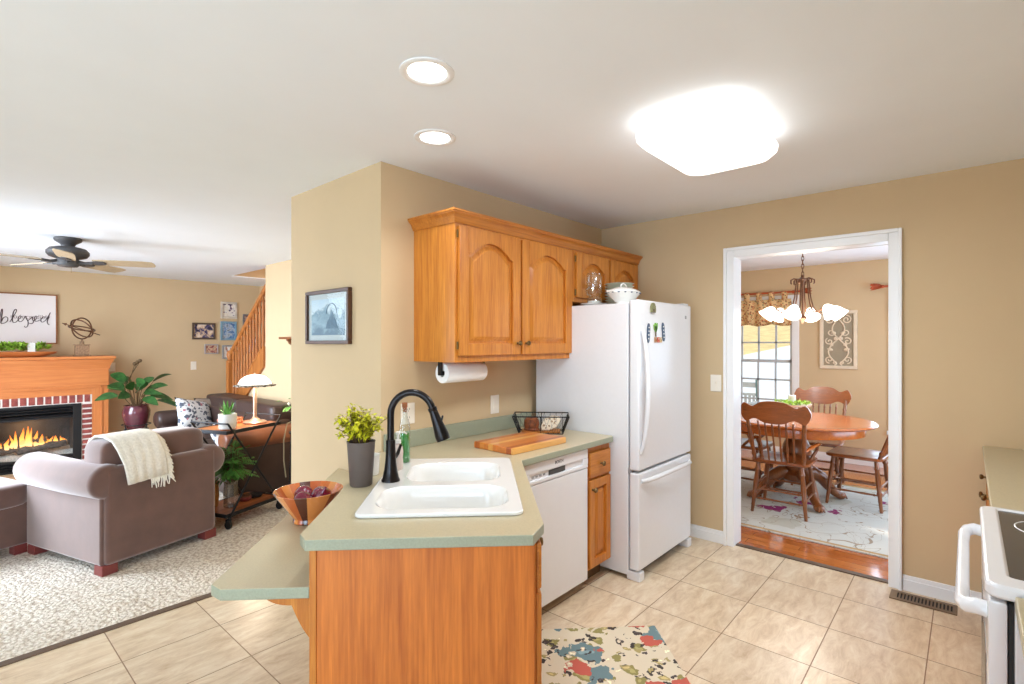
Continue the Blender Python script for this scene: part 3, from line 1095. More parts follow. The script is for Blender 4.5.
# plant in a slate pot on the worktop, left of the faucet
pp = thing('potted_plant', 'chartreuse leafy plant in a tall slate grey pot left of the faucet', 'plant', (P(2.165, -0.492)[0], P(2.165, -0.492)[1], K))
mb = MB()
mb.lathe([(0.042, 0), (0.045, 0.004), (0.056, 0.17), (0.058, 0.182), (0.054, 0.182), (0.050, 0.165), (0.002, 0.16)], n=28)
mb.out('pot', M['greypot'], pp, shift=(0, 0, 0))
MB().lathe([(0.051, 0.158), (0.05, 0.168), (0.002, 0.172)], n=16).out('soil', M['stem'], pp, shift=(0, 0, 0))
mb = MB()
tw = MB()
for i in range(80):
    a = rnd.uniform(0, 6.283)
    spread = rnd.uniform(0.1, 1.0)
    h = rnd.uniform(0.07, 0.17) * (1.1 - 0.45 * spread)
    tip = Vector((math.cos(a) * 0.118 * spread, math.sin(a) * 0.118 * spread, 0.168 + h))
    b0 = Vector((math.cos(a) * 0.02, math.sin(a) * 0.02, 0.166))
    mid = (b0 + tip) / 2 + Vector((0, 0, 0.02))
    tw.tube([b0, mid, tip], [0.0016, 0.0012, 0.0008], 4)
    for j in range(15):
        q = rnd.uniform(0.25, 1.05)
        c = b0.lerp(mid, min(1, q * 2)) if q < 0.5 else mid.lerp(tip, q * 2 - 1)
        dd = Vector((rnd.uniform(-1, 1), rnd.uniform(-1, 1), rnd.uniform(-0.4, 0.9)))
        mb.leaf(c, dd, rnd.uniform(0.016, 0.026), rnd.uniform(0.012, 0.018), 0.3, 2)
tw.out('stems', M['stem'], pp, shift=(0, 0, 0))
mb.out('foliage', M['leafbright'], pp, shift=(0, 0, 0))

# clear soap bottle, green soap bottle and the little white cup behind the faucet
x, y = P(2.36, -0.372)
sb = thing('soap_bottle', 'small clear glass soap bottle just behind the faucet', 'bottle', (x, y, K + 0.014))
MB().lathe([(0.02, 0), (0.023, 0.004), (0.024, 0.03), (0.021, 0.055), (0.024, 0.075), (0.022, 0.10), (0.012, 0.112), (0.012, 0.12)], n=20).out('bottle_body', M['liquid'], sb, shift=(0, 0, 0))
mb = MB()
mb.lathe([(0.014, 0.12), (0.014, 0.135), (0.005, 0.137), (0.005, 0.16), (0.010, 0.162), (0.010, 0.17), (0.003, 0.172)], n=14)
mb.tube([(0, 0, 0.167), (0.02, -0.02, 0.168), (0.028, -0.028, 0.16)], 0.004, 8)
mb.out('pump', M['white_plastic'], sb, shift=(0, 0, 0))
x, y = P(2.50, -0.362)
sb = thing('green_soap_bottle', 'slender clear bottle of green dish soap with a cork stopper', 'bottle', (x, y, K + 0.014))
MB().lathe([(0.024, 0), (0.026, 0.004), (0.026, 0.165), (0.022, 0.19), (0.0125, 0.212), (0.0115, 0.248), (0.014, 0.25), (0.014, 0.258), (0.011, 0.258)], n=20).out('glass', M['glass'], sb, shift=(0, 0, 0))
MB().lathe([(0.0225, 0.003), (0.0235, 0.006), (0.0235, 0.142), (0.002, 0.142)], n=18).out('soap', M['greensoap'], sb, shift=(0, 0, 0))
MB().lathe([(0.009, 0.24), (0.0095, 0.262), (0.013, 0.264), (0.013, 0.286), (0.002, 0.287)], n=14).out('stopper', M['cork'], sb, shift=(0, 0, 0))
x, y = P(2.33, -0.485)
MBc = MB()
MBc.lathe([(0.03, 0), (0.034, 0.004), (0.037, 0.085), (0.0385, 0.09), (0.035, 0.088), (0.031, 0.008), (0.002, 0.006)], n=24)
tag(MBc.out('cup', M['porcelain']), 'white cup half hidden between the slate pot and the faucet', 'cup', loc=(x, y, K))

# bowl of onions on the eating bar
bx, by = P(2.20, -0.715)
BZ = 0.723
fb = thing('fruit_bowl', 'flared striped wooden bowl on the low eating bar', 'bowl', (bx, by, BZ))
mb = MB()
mb.lathe([(0.058, 0.0), (0.063, 0.004), (0.062, 0.014), (0.06, 0.02), (0.082, 0.05), (0.117, 0.10), (0.137, 0.13), (0.131, 0.131), (0.108, 0.10), (0.07, 0.055), (0.04, 0.03), (0.002, 0.026)], n=36)
mb.out('bowl', M['bowlwood'], fb, shift=(0, 0, 0))
ons = [(0.042, -0.026, 0.098, 0.042, 'glossy red onion in the wooden bowl, nearest the worktop edge'),
       (-0.04, -0.03, 0.094, 0.040, 'red onion in the wooden bowl, leftmost of the three'),
       (0.004, 0.052, 0.098, 0.038, 'red onion in the wooden bowl, at the back of the three')]
for i, (ox, oy, oz, rr, lab) in enumerate(ons):
    mb = MB()
    mb.lathe([(0.003, -rr * 0.95), (rr * 0.5, -rr * 0.85), (rr * 0.9, -rr * 0.45), (rr * 1.03, 0), (rr * 0.92, rr * 0.42), (rr * 0.55, rr * 0.78), (rr * 0.16, rr * 1.0), (0.004, rr * 1.35)], n=20,
             m=Matrix.Rotation(R(40 + 30 * i), 4, 'X') @ Matrix.Rotation(R(70 * i), 4, 'Z'))
    tag(mb.out('red_onion', M['onion'], angle=180), lab, 'onion', 'red onions in the wooden bowl', (bx + ox, by + oy, BZ + oz))

# ------------------------------------------------------------------ kitchen: appliances and cabinets on the fridge wall
dw = thing('dishwasher', 'white built-in dishwasher under the worktop, beside the narrow oak cabinet', 'dishwasher', (2.295, 1.69, 0))
MB().box(2.005, 2.585, 1.715, 2.30, 0.09, 0.842).out('tub', M['white_plastic'], dw)
MB().box(2.002, 2.588, 1.69, 1.714, 0.062, 0.722, 0.005).out('door', M['white'], dw)
mb = MB()
mb.box(2.002, 2.588, 1.688, 1.714, 0.782, 0.836, 0.005)
mb.box(2.002, 2.588, 1.688, 1.714, 0.726, 0.746, 0.004)
mb.box(2.002, 2.05, 1.688, 1.714, 0.746, 0.782, 0.002)
mb.box(2.54, 2.588, 1.688, 1.714, 0.746, 0.782, 0.002)
mb.box(2.05, 2.54, 1.700, 1.714, 0.744, 0.784)
cp = mb.out('control_panel', M['white'], dw)
MB().box(2.22, 2.37, 1.697, 1.701, 0.748, 0.776, 0.001).out('display', M['darkgrey'], cp)
for i in range(4):
    MB().box(2.075 + i * 0.032, 2.092 + i * 0.032, 1.6965, 1.7005, 0.757, 0.767, 0.001).out('button', M['grey'], cp)
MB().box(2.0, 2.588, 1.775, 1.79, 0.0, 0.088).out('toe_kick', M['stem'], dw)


def text(name, body, size, loc, rot, mat, parent, base):
    """flat lettering as a mesh part; loc and base are room coordinates"""
    cu = bpy.data.curves.new(name, 'FONT')
    cu.body = body
    cu.size = size
    cu.extrude = 0.0006
    cu.align_x = 'CENTER'
    cu.align_y = 'CENTER'
    cu.materials.append(mat)
    tmp = bpy.data.objects.new(name, cu)
    COL.objects.link(tmp)
    bpy.context.view_layer.update()
    me = bpy.data.meshes.new_from_object(tmp.evaluated_get(bpy.context.evaluated_depsgraph_get()))
    bpy.data.objects.remove(tmp)
    o = bpy.data.objects.new(name, me)
    COL.objects.link(o)
    o.parent = parent
    o.location = Vector(loc) - Vector(base)
    o.rotation_euler = rot
    return o


text('maker_lettering', 'BOSCH', 0.024, (2.30, 1.6875, 0.811), (R(90), 0, 0), M['darkgrey'], cp, (2.295, 1.69, 0))

bc = thing('base_cabinet', 'narrow oak base cabinet with one drawer and door, beside the fridge', 'cabinet', (2.72, 1.69, 0))
mb = MB()
mb.box(2.595, 2.853, 1.705, 2.33, 0.10, 0.843)
mb.out('carcass', M['oak'], bc)
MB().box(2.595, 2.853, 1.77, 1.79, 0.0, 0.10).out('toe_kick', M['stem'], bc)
d = MB().box(2.607, 2.841, 1.684, 1.704, 0.655, 0.805, 0.006).out('drawer_front', M['oakx'], bc)
knob(MB(), (2.724, 1.684, 0.73), (0, -1, 0)).out('knob', M['brass'], d)
d = cab_door(MB(), 2.607, 2.841, 0.115, 0.640, 1.684, 0.0, 0.05).out('door', M['oak'], bc)
knob(MB(), (2.632, 1.684, 0.585), (0, -1, 0)).out('knob', M['brass'], d)

fr = thing('refrigerator', 'white bottom freezer refrigerator in the corner beside the doorway', 'refrigerator', (3.26, 1.9, 0))
MB().box(2.868, 3.652, 1.578, 2.31, 0.025, 1.712, 0.006).out('body', M['fridge'], fr)
d = MB().box(2.866, 3.654, 1.503, 1.570, 0.678, 1.731, 0.012, 3).out('upper_door', M['fridge'], fr)
pts = []
for i in range(21):
    q = i / 20
    pts.append((2.893, 1.506 - 0.052 * math.sin(math.pi * q) ** 0.6, 1.565 - 0.78 * q))
MB().tube(pts, [0.012 + 0.006 * math.sin(math.pi * i / 20) for i in range(21)], 10).out('door_handle', M['fridge'], d)
MB().box(3.545, 3.57, 1.5012, 1.504, 1.632, 1.655, 0.001).out('emblem', M['grey'], d)
d = MB().box(2.866, 3.654, 1.503, 1.570, 0.066, 0.664, 0.012, 3).out('freezer_drawer', M['fridge'], fr)
pts = []
for i in range(21):
    q = i / 20
    pts.append((2.90 + 0.72 * q, 1.506 - 0.055 * math.sin(math.pi * q) ** 0.5, 0.612 + 0.018 * math.sin(math.pi * q)))
MB().tube(pts, 0.015, 10).out('drawer_handle', M['fridge'], d)
MB().box(2.90, 3.62, 1.571, 1.577, 0.07, 1.70).out('door_gasket', M['grey'], fr)
mb = MB().box(2.93, 3.60, 1.56, 1.58, 0.012, 0.06, 0.003)
mb.out('base_grille', M['darkgrey'], fr)
MB().box(2.868, 2.93, 1.497, 1.59, 0.0, 0.058, 0.008).out('foot', M['fridge'], fr)
MB().box(3.59, 3.652, 1.497, 1.59, 0.0, 0.058, 0.008).out('foot', M['fridge'], fr)
MB().box(3.57, 3.645, 1.52, 1.63, 1.7325, 1.745, 0.004).out('hinge_cover', M['fridge'], fr)
MB().box(2.87, 2.89, 1.56, 1.60, 0.655, 0.69, 0.003).out('hinge', M['grey'], fr)

# magnets on the upper fridge door (front plane v = 1.503)
mag = 'magnets on the fridge door'
V0 = 1.5025


def board_magnet(u, z, tilt, lab):
    mb = MB()
    pts = []
    for i in range(20):
        a = 2 * math.pi * i / 20
        pts.append((0.019 * math.cos(a), 0.062 * math.sin(a) if abs(math.sin(a)) < 2 else 0))
    pts = [(x * (1 - 0.15 * math.cos(2 * math.atan2(y, x))), y) for x, y in pts]
    mb.prism(pts, -0.005, 0, 'y')
    o = mb.out('magnet', M['blue'], shift=(0, 0, 0))
    d = MB()
    for z_ in (-0.035, -0.012, 0.012, 0.035):
        d.cbox((0, -0.0058, z_), (0.012, 0.0016, 0.008), 0.0005)
    d.out('speckle', M['porcelain'], o, shift=(0, 0, 0))
    tag(o, lab, 'magnet', mag, (u, V0, z))
    o.rotation_euler = (0, R(tilt), 0)
    return o


board_magnet(2.985, 1.525, 4, 'slim navy oval magnet on the fridge door, left of the green one')
board_magnet(3.195, 1.535, -8, 'slim navy oval magnet on the fridge door, right of the green one')
mb = MB()
for a, l in ((-32, 0.048), (-8, 0.054), (22, 0.056)):
    m = Matrix.Rotation(R(a), 4, 'Y')
    mb.prism([(-0.007, 0), (0.007, 0), (0.013, l * 0.5), (0.003, l), (-0.003, l), (-0.013, l * 0.5)], -0.006, 0, 'y', m)
o = mb.out('magnet', plain('lime_enamel', S(104, 158, 40), 0.4), shift=(0, 0, 0))
MB().box(-0.005, 0.005, -0.006, 0, -0.035, 0.002, 0.001).out('trunk', M['stem'], o, shift=(0, 0, 0))
tag(o, 'green palm shaped magnet on the fridge door between two navy ones', 'magnet', mag, (3.085, V0, 1.538))
for i, (c, dx, lab) in enumerate(((S(176, 120, 70), 0, 'tan letter magnet below the palm magnet, leftmost of the row'),
                                  (S(196, 92, 60), 0.036, 'orange letter magnet below the palm magnet, middle of the row'),
                                  (S(206, 176, 130), 0.072, 'cream letter magnet below the palm magnet, rightmost of the row'))):
    mb = MB()
    mb.box(0, 0.007, -0.006, 0, 0, 0.034).box(0.007, 0.026, -0.006, 0, 0.0, 0.007).box(0.007, 0.026, -0.006, 0, 0.027, 0.034).box(0.019, 0.026, -0.006, 0, 0.007, 0.02)
    tag(mb.out('letter_magnet', plain('letter_paint', c, 0.5), shift=(0, 0, 0)), lab, 'magnet', mag, (3.072 + dx, V0, 1.466))
mb = MB()
mb.prism([(-0.029, 0), (0.029, 0), (0.031, 0.02), (0.026, 0.042), (0.016, 0.056), (0, 0.062), (-0.016, 0.056), (-0.026, 0.042), (-0.031, 0.02)], -0.012, 0, 'y')
o = mb.out('magnet', plain('mossy_resin', S(128, 124, 84), 0.7, var=0.3, scale=90), shift=(0, 0, 0))
MB().box(-0.01, 0.01, -0.0135, -0.0115, 0.002, 0.022, 0.001).out('little_door', M['stem'], o, shift=(0, 0, 0))
tag(o, 'mossy beehive shaped magnet at the top of the fridge door', 'magnet', mag, (3.04, V0, 1.656))

# things on top of the fridge
FT = 1.7125
jar = thing('glass_jar', 'tall clear glass jar with side handle on a plate on the fridge', 'jar', (2.99, 1.90, FT + 0.0165))
mb = MB()
mb.lathe([(0.045, 0), (0.05, 0.005), (0.05, 0.03), (0.036, 0.05), (0.05, 0.075), (0.052, 0.17), (0.044, 0.195), (0.046, 0.20), (0.046, 0.205)], n=24)
mb.out('glass_body', M['glass'], jar, shift=(0, 0, 0))
MB().tube([(-0.05, 0, 0.05), (-0.085, 0.005, 0.06), (-0.09, 0.005, 0.09), (-0.05, 0, 0.11)], 0.006, 8).out('handle', M['glass'], jar, shift=(0, 0, 0))
MB().lathe([(0.04, 0.002), (0.043, 0.006), (0.043, 0.018), (0.003, 0.019)], n=20).out('water', M['porcelain'], jar, shift=(0, 0, 0))
mb = MB()
mb.lathe([(0.05, 0), (0.055, 0.003), (0.092, 0.013), (0.094, 0.016), (0.055, 0.008), (0.003, 0.0065)], n=30)
tag(mb.out('plate', M['porcelain']), 'white plate under the glass jar on the fridge', 'plate', None, (2.99, 1.90, FT))
names = ['lowest', 'second', 'third', 'fourth', 'fifth', 'sixth', 'seventh', 'eighth', 'topmost']
pm = MB()
pm.lathe([(0.06, 0), (0.066, 0.0015), (0.102, 0.017), (0.105, 0.0195), (0.098, 0.0185), (0.062, 0.006), (0.003, 0.005)], n=32)
p0 = pm.out('plate', M['sageplate'])
for i in range(9):
    o = p0 if i == 0 else p0.copy()
    if i:
        COL.objects.link(o)
    tag(o, f'sage plate stacked behind the white covered dish, {names[i]} of its stack' if i not in (0, 8) else f'{names[i]} sage plate in the stack behind the white covered dish', 'plate', 'sage plates stacked on the fridge', (3.30, 1.885, FT + 0.0195 * i))
td = thing('tureen', 'white oval covered dish with navy sprigs on top of the fridge', 'dish', (3.02, 1.695, FT))
sx = Matrix.Diagonal((1.1, 0.76, 0.92, 1))
MB().lathe([(0.06, 0), (0.064, 0.004), (0.06, 0.014), (0.10, 0.05), (0.128, 0.085), (0.132, 0.09), (0.126, 0.088), (0.003, 0.02)], n=36, m=sx).out('bowl', M['porcelain'], td, shift=(0, 0, 0))
ld = MB().lathe([(0.127, 0.089), (0.124, 0.095), (0.10, 0.108), (0.06, 0.122), (0.003, 0.126)], n=36, m=sx).out('lid', M['porcelain'], td, shift=(0, 0, 0))
mb = MB()
mb.tube([(-0.04, 0, 0.108), (-0.03, 0, 0.13), (0, 0, 0.14), (0.03, 0, 0.13), (0.04, 0, 0.108)], 0.005, 8)
mb.out('lid_handle', M['porcelain'], ld, shift=(0, 0, 0))
for i in range(16):
    a = 2 * math.pi * i / 16
    MB().ball((0.136 * math.cos(a), 0.094 * math.sin(a), 0.0755), (0.008, 0.008, 0.004), 5).out('sprig', M['blue'], td, shift=(0, 0, 0))
for sgn in (-1, 1):
    MB().tube([(sgn * 0.13, -0.025, 0.074), (sgn * 0.168, -0.02, 0.08), (sgn * 0.168, 0.02, 0.08), (sgn * 0.13, 0.025, 0.074)], 0.006, 8).out('side_handle', M['porcelain'], td, shift=(0, 0, 0))
mb = MB()
mb.lathe([(0.07, 0), (0.075, 0.003), (0.115, 0.022), (0.118, 0.026), (0.11, 0.023), (0.07, 0.008), (0.003, 0.006)], n=32, m=Matrix.Diagonal((1.15, 0.8, 1, 1)))
tag(mb.out('platter', M['porcelain']), 'shallow white platter on the fridge right of the covered dish', 'platter', None, (3.44, 1.70, FT))

# wall cabinets
UF = 2.02
wc = thing('wall_cabinet', 'tall two-door oak wall cabinet above the worktop', 'cabinet', (2.365, 2.19, 1.36))
mb = MB()
mb.box(1.83, 2.905, UF + 0.02, 2.3645, 1.372, 2.12)
mb.box(1.829, 1.875, UF, UF + 0.0205, 1.36, 2.12, 0.001).box(2.86, 2.905, UF, UF + 0.0205, 1.36, 2.12, 0.001)
mb.box(1.875, 2.86, UF, UF + 0.0205, 1.36, 1.41).box(1.875, 2.86, UF, UF + 0.0205, 2.065, 2.12)
mb.box(2.325, 2.37, UF, UF + 0.0205, 1.41, 2.065)
mb.box(1.83, 1.845, UF + 0.02, 2.3645, 1.36, 1.373)
mb.out('carcass', M['oak_side'] if 'oak_side' in M else M['oak'], wc)
for i, (a, b_) in enumerate(((1.848, 2.340), (2.358, 2.872))):
    d = cab_door(MB(), a, b_, 1.395, 2.083, UF - 0.0205, 0.075, 0.066).out('door', M['oak'], wc)
    knob(MB(), (b_ - 0.03 if i == 0 else a + 0.03, UF - 0.0205, 1.462), (0, -1, 0), 0.015).out('knob', M['brass'], d)
    for zz in (1.45, 2.04):
        hx = a - 0.006 if i == 0 else b_ + 0.006
        MB().cyl((hx, UF - 0.008, zz - 0.02), (hx, UF - 0.008, zz + 0.02), 0.005, n=8).out('hinge', M['brass'], d)
oc = thing('overhead_cabinet', 'short two-door oak cabinet above the fridge', 'cabinet', (3.37, 2.19, 1.745))
mb = MB()
mb.box(2.906, 3.832, UF + 0.02, 2.3645, 1.745, 2.12)
mb.box(2.906, 2.945, UF, UF + 0.0205, 1.745, 2.12).box(3.79, 3.832, UF, UF + 0.0205, 1.745, 2.12)
mb.box(2.945, 3.79, UF, UF + 0.0205, 1.745, 1.79).box(2.945, 3.79, UF, UF + 0.0205, 2.065, 2.12)
mb.out('carcass', M['oak'], oc)
for i, (a, b_) in enumerate(((2.935, 3.353), (3.377, 3.795))):
    d = cab_door(MB(), a, b_, 1.775, 2.083, UF - 0.0205, 0.06, 0.058).out('door', M['oak'], oc)
    knob(MB(), (b_ - 0.03 if i == 0 else a + 0.03, UF - 0.0205, 1.815), (0, -1, 0), 0.013).out('knob', M['brass'], d)
    hx = a - 0.006 if i == 0 else b_ + 0.006
    for zz in (1.81, 2.04):
        MB().cyl((hx, UF - 0.008, zz - 0.02), (hx, UF - 0.008, zz + 0.02), 0.005, n=8).out('hinge', M['brass'], d)
# crown moulding that runs over both cabinets and returns at the left end
prof = [(0.0, 2.098), (0.006, 2.098), (0.010, 2.108), (0.014, 2.112), (0.018, 2.126), (0.028, 2.138), (0.038, 2.144), (0.039, 2.15), (0.044, 2.152), (0.044, 2.162), (0.0, 2.162)]
mb = MB()
mb.rings([[(1.829 - o_, 2.364, z) for o_, z in prof], [(1.829 - o_, UF - o_, z) for o_, z in prof], [(3.832, UF - o_, z) for o_, z in prof]], True, (True, True))
mb.box(1.832, 3.83, UF + 0.002, 2.364, 2.121, 2.13)
tag(mb.out('crown_molding', M['oakx'], shift=(2.8, 2.0, 2.1)), 'oak crown molding along the tops of the wall cabinets', 'molding', None, (2.8, 2.0, 2.1))

# paper towel roll on a holder under the cabinet
pt = thing('paper_towel_holder', 'white paper towel roll hanging under the tall wall cabinet', 'paper towel', (2.05, 2.17, 1.36))
n = 28
mb = MB()
mb.M = Matrix.Translation((1.872, 2.17, 1.297)) @ Matrix.Rotation(R(90), 4, 'Y')
mb.lathe([(0.021, 0), (0.055, 0), (0.056, 0.002), (0.056, 0.30), (0.055, 0.302), (0.021, 0.302), (0.021, 0.0)], n=n, cap=(False, False))
mb.out('roll', M['paper'], pt)
mb = MB()
mb.cyl((1.852, 2.17, 1.297), (2.195, 2.17, 1.297), 0.012, n=14)
mb.out('spindle', M['black'], pt)
for x in (1.853, 2.183):
    MB().box(x, x + 0.01, 2.155, 2.185, 1.285, 1.3595, 0.002).out('arm', M['black'], pt)

# cutting board
cb = MB()
cb.box(-0.23, 0.23, -0.148, 0.148, 0, 0.036, 0.005)
tag(cb.out('cutting_board', M['board']), 'thick striped wooden cutting board lying on the worktop', 'cutting board', None, (2.247, 1.918, K), -1.5)

# wire basket against the fridge with its contents
bk = thing('wire_basket', 'black wire basket on the worktop against the fridge side', 'basket', (2.655, 2.095, K), -53)


def rect(hx, hy, z):
    return [(-hx, -hy, z), (hx, -hy, z), (hx, hy, z), (-hx, hy, z)]


def bpt(x, y, q):      # point on the flared wall at height fraction q
    hx = 0.14 + 0.04 * q
    hy = 0.075 + 0.035 * q
    return (x * hx, y * hy, 0.004 + 0.112 * q)


mb = MB()
mb.tube(rect(0.18, 0.11, 0.116), 0.0038, 8, closed=True)
mb.out('rim', M['black'], bk, shift=(0, 0, 0))
mb = MB()
mb.tube(rect(0.14, 0.075, 0.004), 0.003, 6, closed=True)
for x, y in ((-1, -1), (1, -1), (1, 1), (-1, 1), (0, -1), (0, 1)):
    mb.tube([bpt(x, y, 0), bpt(x, y, 1)], 0.003, 6)
mb.out('frame', M['black'], bk, shift=(0, 0, 0))
mb = MB()
for i in range(-9, 9, 2):
    for sgn in (1, -1):
        for y in (-1, 1):
            x0, x1 = i / 9, (i + 2.0) / 9
            if x1 <= 1:
                a, c = (x0, x1) if sgn > 0 else (x1, x0)
                mb.tube([bpt(a, y, 0.02), bpt(c, y, 0.98)], 0.0008, 4)
for i in range(-5, 5):
    for x in (-1, 1):
        for sgn in (1, -1):
            a, c = (i / 5, (i + 1) / 5) if sgn > 0 else ((i + 1) / 5, i / 5)
            mb.tube([bpt(x, a, 0.02), bpt(x, c, 0.98)], 0.0008, 4)
for i in range(-6, 7):
    mb.tube([(i / 6 * 0.138, -0.073, 0.0035), (i / 6 * 0.138, 0.073, 0.0035)], 0.001, 4)
w_ = mb.out('wire_mesh', M['black'], bk, shift=(0, 0, 0))


def in_basket(x, y, z):
    c, s = math.cos(R(-53)), math.sin(R(-53))
    return (2.655 + x * c - y * s, 2.095 + x * s + y * c, K + z)


MBt = MB()
MBt.box(-0.125, 0.125, -0.06, 0.06, 0, 0.010, 0.003)
tag(MBt.out('wooden_board', M['oakx']), 'small flat wooden board in the bottom of the wire basket', 'board', None, in_basket(0, 0, 0.0055), -53)
mb = MB()
mb.lathe([(0.048, 0), (0.052, 0.004), (0.046, 0.016), (0.051, 0.035), (0.048, 0.066), (0.043, 0.07), (0.003, 0.071)], n=22)
o = mb.out('wooden_pot', plain('rough_bark', S(132, 70, 36), 0.6, var=0.4, scale=40, bump=0.4))
MB().lathe([(0.038, 0.0705), (0.038, 0.078), (0.003, 0.08)], n=20).out('lid', M['cork'], o, shift=(0, 0, 0))
tag(o, 'squat brown wooden pot with a pale lid in the wire basket', 'pot', None, in_basket(-0.062, 0.0, 0.0158), -53)
mb = MB()
mb.prism([(-0.005, 0.0), (0.055, 0.0), (0.108, 0.028), (0.128, 0.066), (0.122, 0.088), (0.07, 0.093), (0.02, 0.07), (-0.002, 0.03)], -0.032, 0.03, 'y')
M['napkin'] = floral('printed_napkin_cloth', S(236, 222, 200), [(S(160, 130, 100), 40, 0.3, 0.5), (S(120, 100, 90), 55, 0.2, 0.5)], 1.0, 2.0)
o = mb.out('napkin', M['napkin'], bevel=0.008)
tag(o, 'printed cloth napkin folded in the right of the wire basket', 'napkin', None, in_basket(0.0, 0.0, 0.0158), -53)


# outlets and switches
def wall_plate(name, label, cat, loc, rot, kind, mat, w=0.085, h=0.115):
    """plate facing local -y"""
    t = thing(name, label, cat, loc, rot)
    MB().box(-w / 2, w / 2, -0.006, 0, -h / 2, h / 2, 0.003).out('plate', mat, t, shift=(0, 0, 0))
    if kind == 'outlet':
        for zz in (-0.024, 0.024):
            s_ = MB().prism(rrect(-0.017, 0.017, zz - 0.0165, zz + 0.0165, 0.008, 4), -0.0085, -0.0055, 'y').out('socket', mat, t, shift=(0, 0, 0))
            mm = MB()
            mm.box(-0.008, -0.0055, -0.0092, -0.0084, zz - 0.002, zz + 0.008)
            mm.box(0.0055, 0.008, -0.0092, -0.0084, zz - 0.002, zz + 0.008)
            mm.cyl((0, -0.0092, zz - 0.009), (0, -0.0083, zz - 0.009), 0.0025, n=8)
            mm.out('slots', M['darkgrey'], s_, shift=(0, 0, 0))
    elif kind == 'toggle':
        MB().box(-0.006, 0.006, -0.009, -0.005, -0.013, 0.013, 0.001).out('bezel', mat, t, shift=(0, 0, 0))
        MB().cbox((0, -0.012, 0.004), (0.008, 0.014, 0.009), 0.002, Matrix.Rotation(R(-25), 3, 'X')).out('toggle', mat, t, shift=(0, 0, 0))
    else:
        MB().box(-0.017, 0.017, -0.0095, -0.005, -0.034, 0.034, 0.002).out('rocker', mat, t, shift=(0, 0, 0))
    return t


wall_plate('wall_outlet', 'ivory wall outlet behind the faucet and green soap bottle', 'outlet', (1.785, 2.3648, 1.066), 0, 'outlet', M['almond'], 0.095, 0.118)
wall_plate('wall_switch', 'ivory rocker switch on the wall above the cutting board', 'switch', (2.497, 2.3648, 1.055), 0, 'rocker', M['almond'], 0.078, 0.122)
wall_plate('light_switch', 'ivory toggle light switch on the wall left of the doorway', 'switch', (3.8348, 1.39, 1.168), -90, 'toggle', M['almond'], 0.078, 0.122)

# framed print on the end of the pantry wall
fp = thing('framed_print', 'dark wood framed blue landscape print on the end of the pantry wall', 'framed picture', (1.6095, 2.90, 1.62), -90)
fw, fh = 0.254, 0.164
mb = MB()
for a, b_, c, d in ((-fw, fw, fh - 0.022, fh), (-fw, fw, -fh, -fh + 0.022), (-fw, -fw + 0.022, -fh + 0.022, fh - 0.022), (fw - 0.022, fw, -fh + 0.022, fh - 0.022)):
    mb.box(a, b_, -0.028, 0, c, d, 0.004)
mb.out('frame', wood('dark_walnut_frame', S(62, 36, 22), S(96, 60, 36), 'x'), fp, shift=(0, 0, 0))
MB().box(-fw + 0.02, fw - 0.02, -0.012, -0.002, -fh + 0.02, fh - 0.02).out('mat_board', plain('pale_mat_board', S(206, 212, 212), 0.8, var=0.01), fp, shift=(0, 0, 0))
k = NT('misty_blue_print')
tc = k.n('ShaderNodeTexCoord')
sp = k.n('ShaderNodeSeparateXYZ')
k.l(tc.outputs['Object'], sp.inputs[0])
nz = k.noise(k.coords((8, 8, 14)), 1.3, 5, 0.6, 0.6)
hgt = k.math('ADD', k.math('MULTIPLY', sp.outputs[2], 3.4), k.math('MULTIPLY', nz, 0.9))
k.set(k.ramp(hgt, [(0.1, S(104, 132, 150)), (0.32, S(150, 178, 192)), (0.5, S(120, 150, 166)), (0.62, S(206, 222, 230)), (0.9, S(190, 212, 226))]), 0.5)
pr_ = MB().box(-fw + 0.06, fw - 0.06, -0.0145, -0.0122, -fh + 0.055, fh - 0.055).out('print', k.m, fp, shift=(0, 0, 0))
mb = MB()
pts = [(0.05 + 0.06 * math.cos(a), -0.0152, 0.02 + 0.06 * math.sin(a)) for a in (math.pi * i / 12 for i in range(13))]
mb.tube(pts, 0.003, 5)
mb.prism([(-0.02, -0.07), (0.12, -0.07), (0.10, -0.02), (0.075, 0.0), (0.06, 0.03), (0.03, 0.0), (0.0, -0.03)], -0.0158, -0.0146, 'y')
mb.out('painted_trees', plain('print_dusk_blue', S(98, 126, 146), 0.6, var=0.2, scale=30), pr_, shift=(0, 0, 0))
MB().box(-fw + 0.02, fw - 0.02, -0.021, -0.019, -fh + 0.02, fh - 0.02).out('glazing', glass('print_glass', (0.97, 0.98, 0.98, 1), 0.012), fp, shift=(0, 0, 0))

# ------------------------------------------------------------------ kitchen: right-hand run
rg = thing('range', 'white electric range with black glass cooktop at the right edge', 'stove', (2.0, -0.38, 0))
MB().box(1.62, 2.37, -0.70, -0.078, 0.0, 0.88, 0.004).out('body', M['white'], rg)
mb = MB()
holed_plate(mb, rrect(1.612, 2.378, -0.70, -0.028, 0.03), [rrect(1.688, 2.352, -0.655, -0.074, 0.012)], 0.881, 0.914)
tp = mb.out('cooktop_surround', M['white'], rg, bevel=0.008)
cg = MB().box(1.686, 2.354, -0.657, -0.072, 0.895, 0.909).out('cooktop_glass', M['blackglass'], rg)
for cx, cy, r in ((1.86, -0.21, 0.10), (2.19, -0.205, 0.10), (1.86, -0.51, 0.085), (2.19, -0.51, 0.10)):
    MB().tube([(cx + r * math.cos(a), cy + r * math.sin(a), 0.9092) for a in (2 * math.pi * i / 40 for i in range(40))], 0.0018, 4, closed=True).out('burner_ring', M['trim'], cg)
dr = MB().box(1.625, 2.365, -0.068, -0.033, 0.20, 0.872, 0.008).out('oven_door', M['white'], rg)
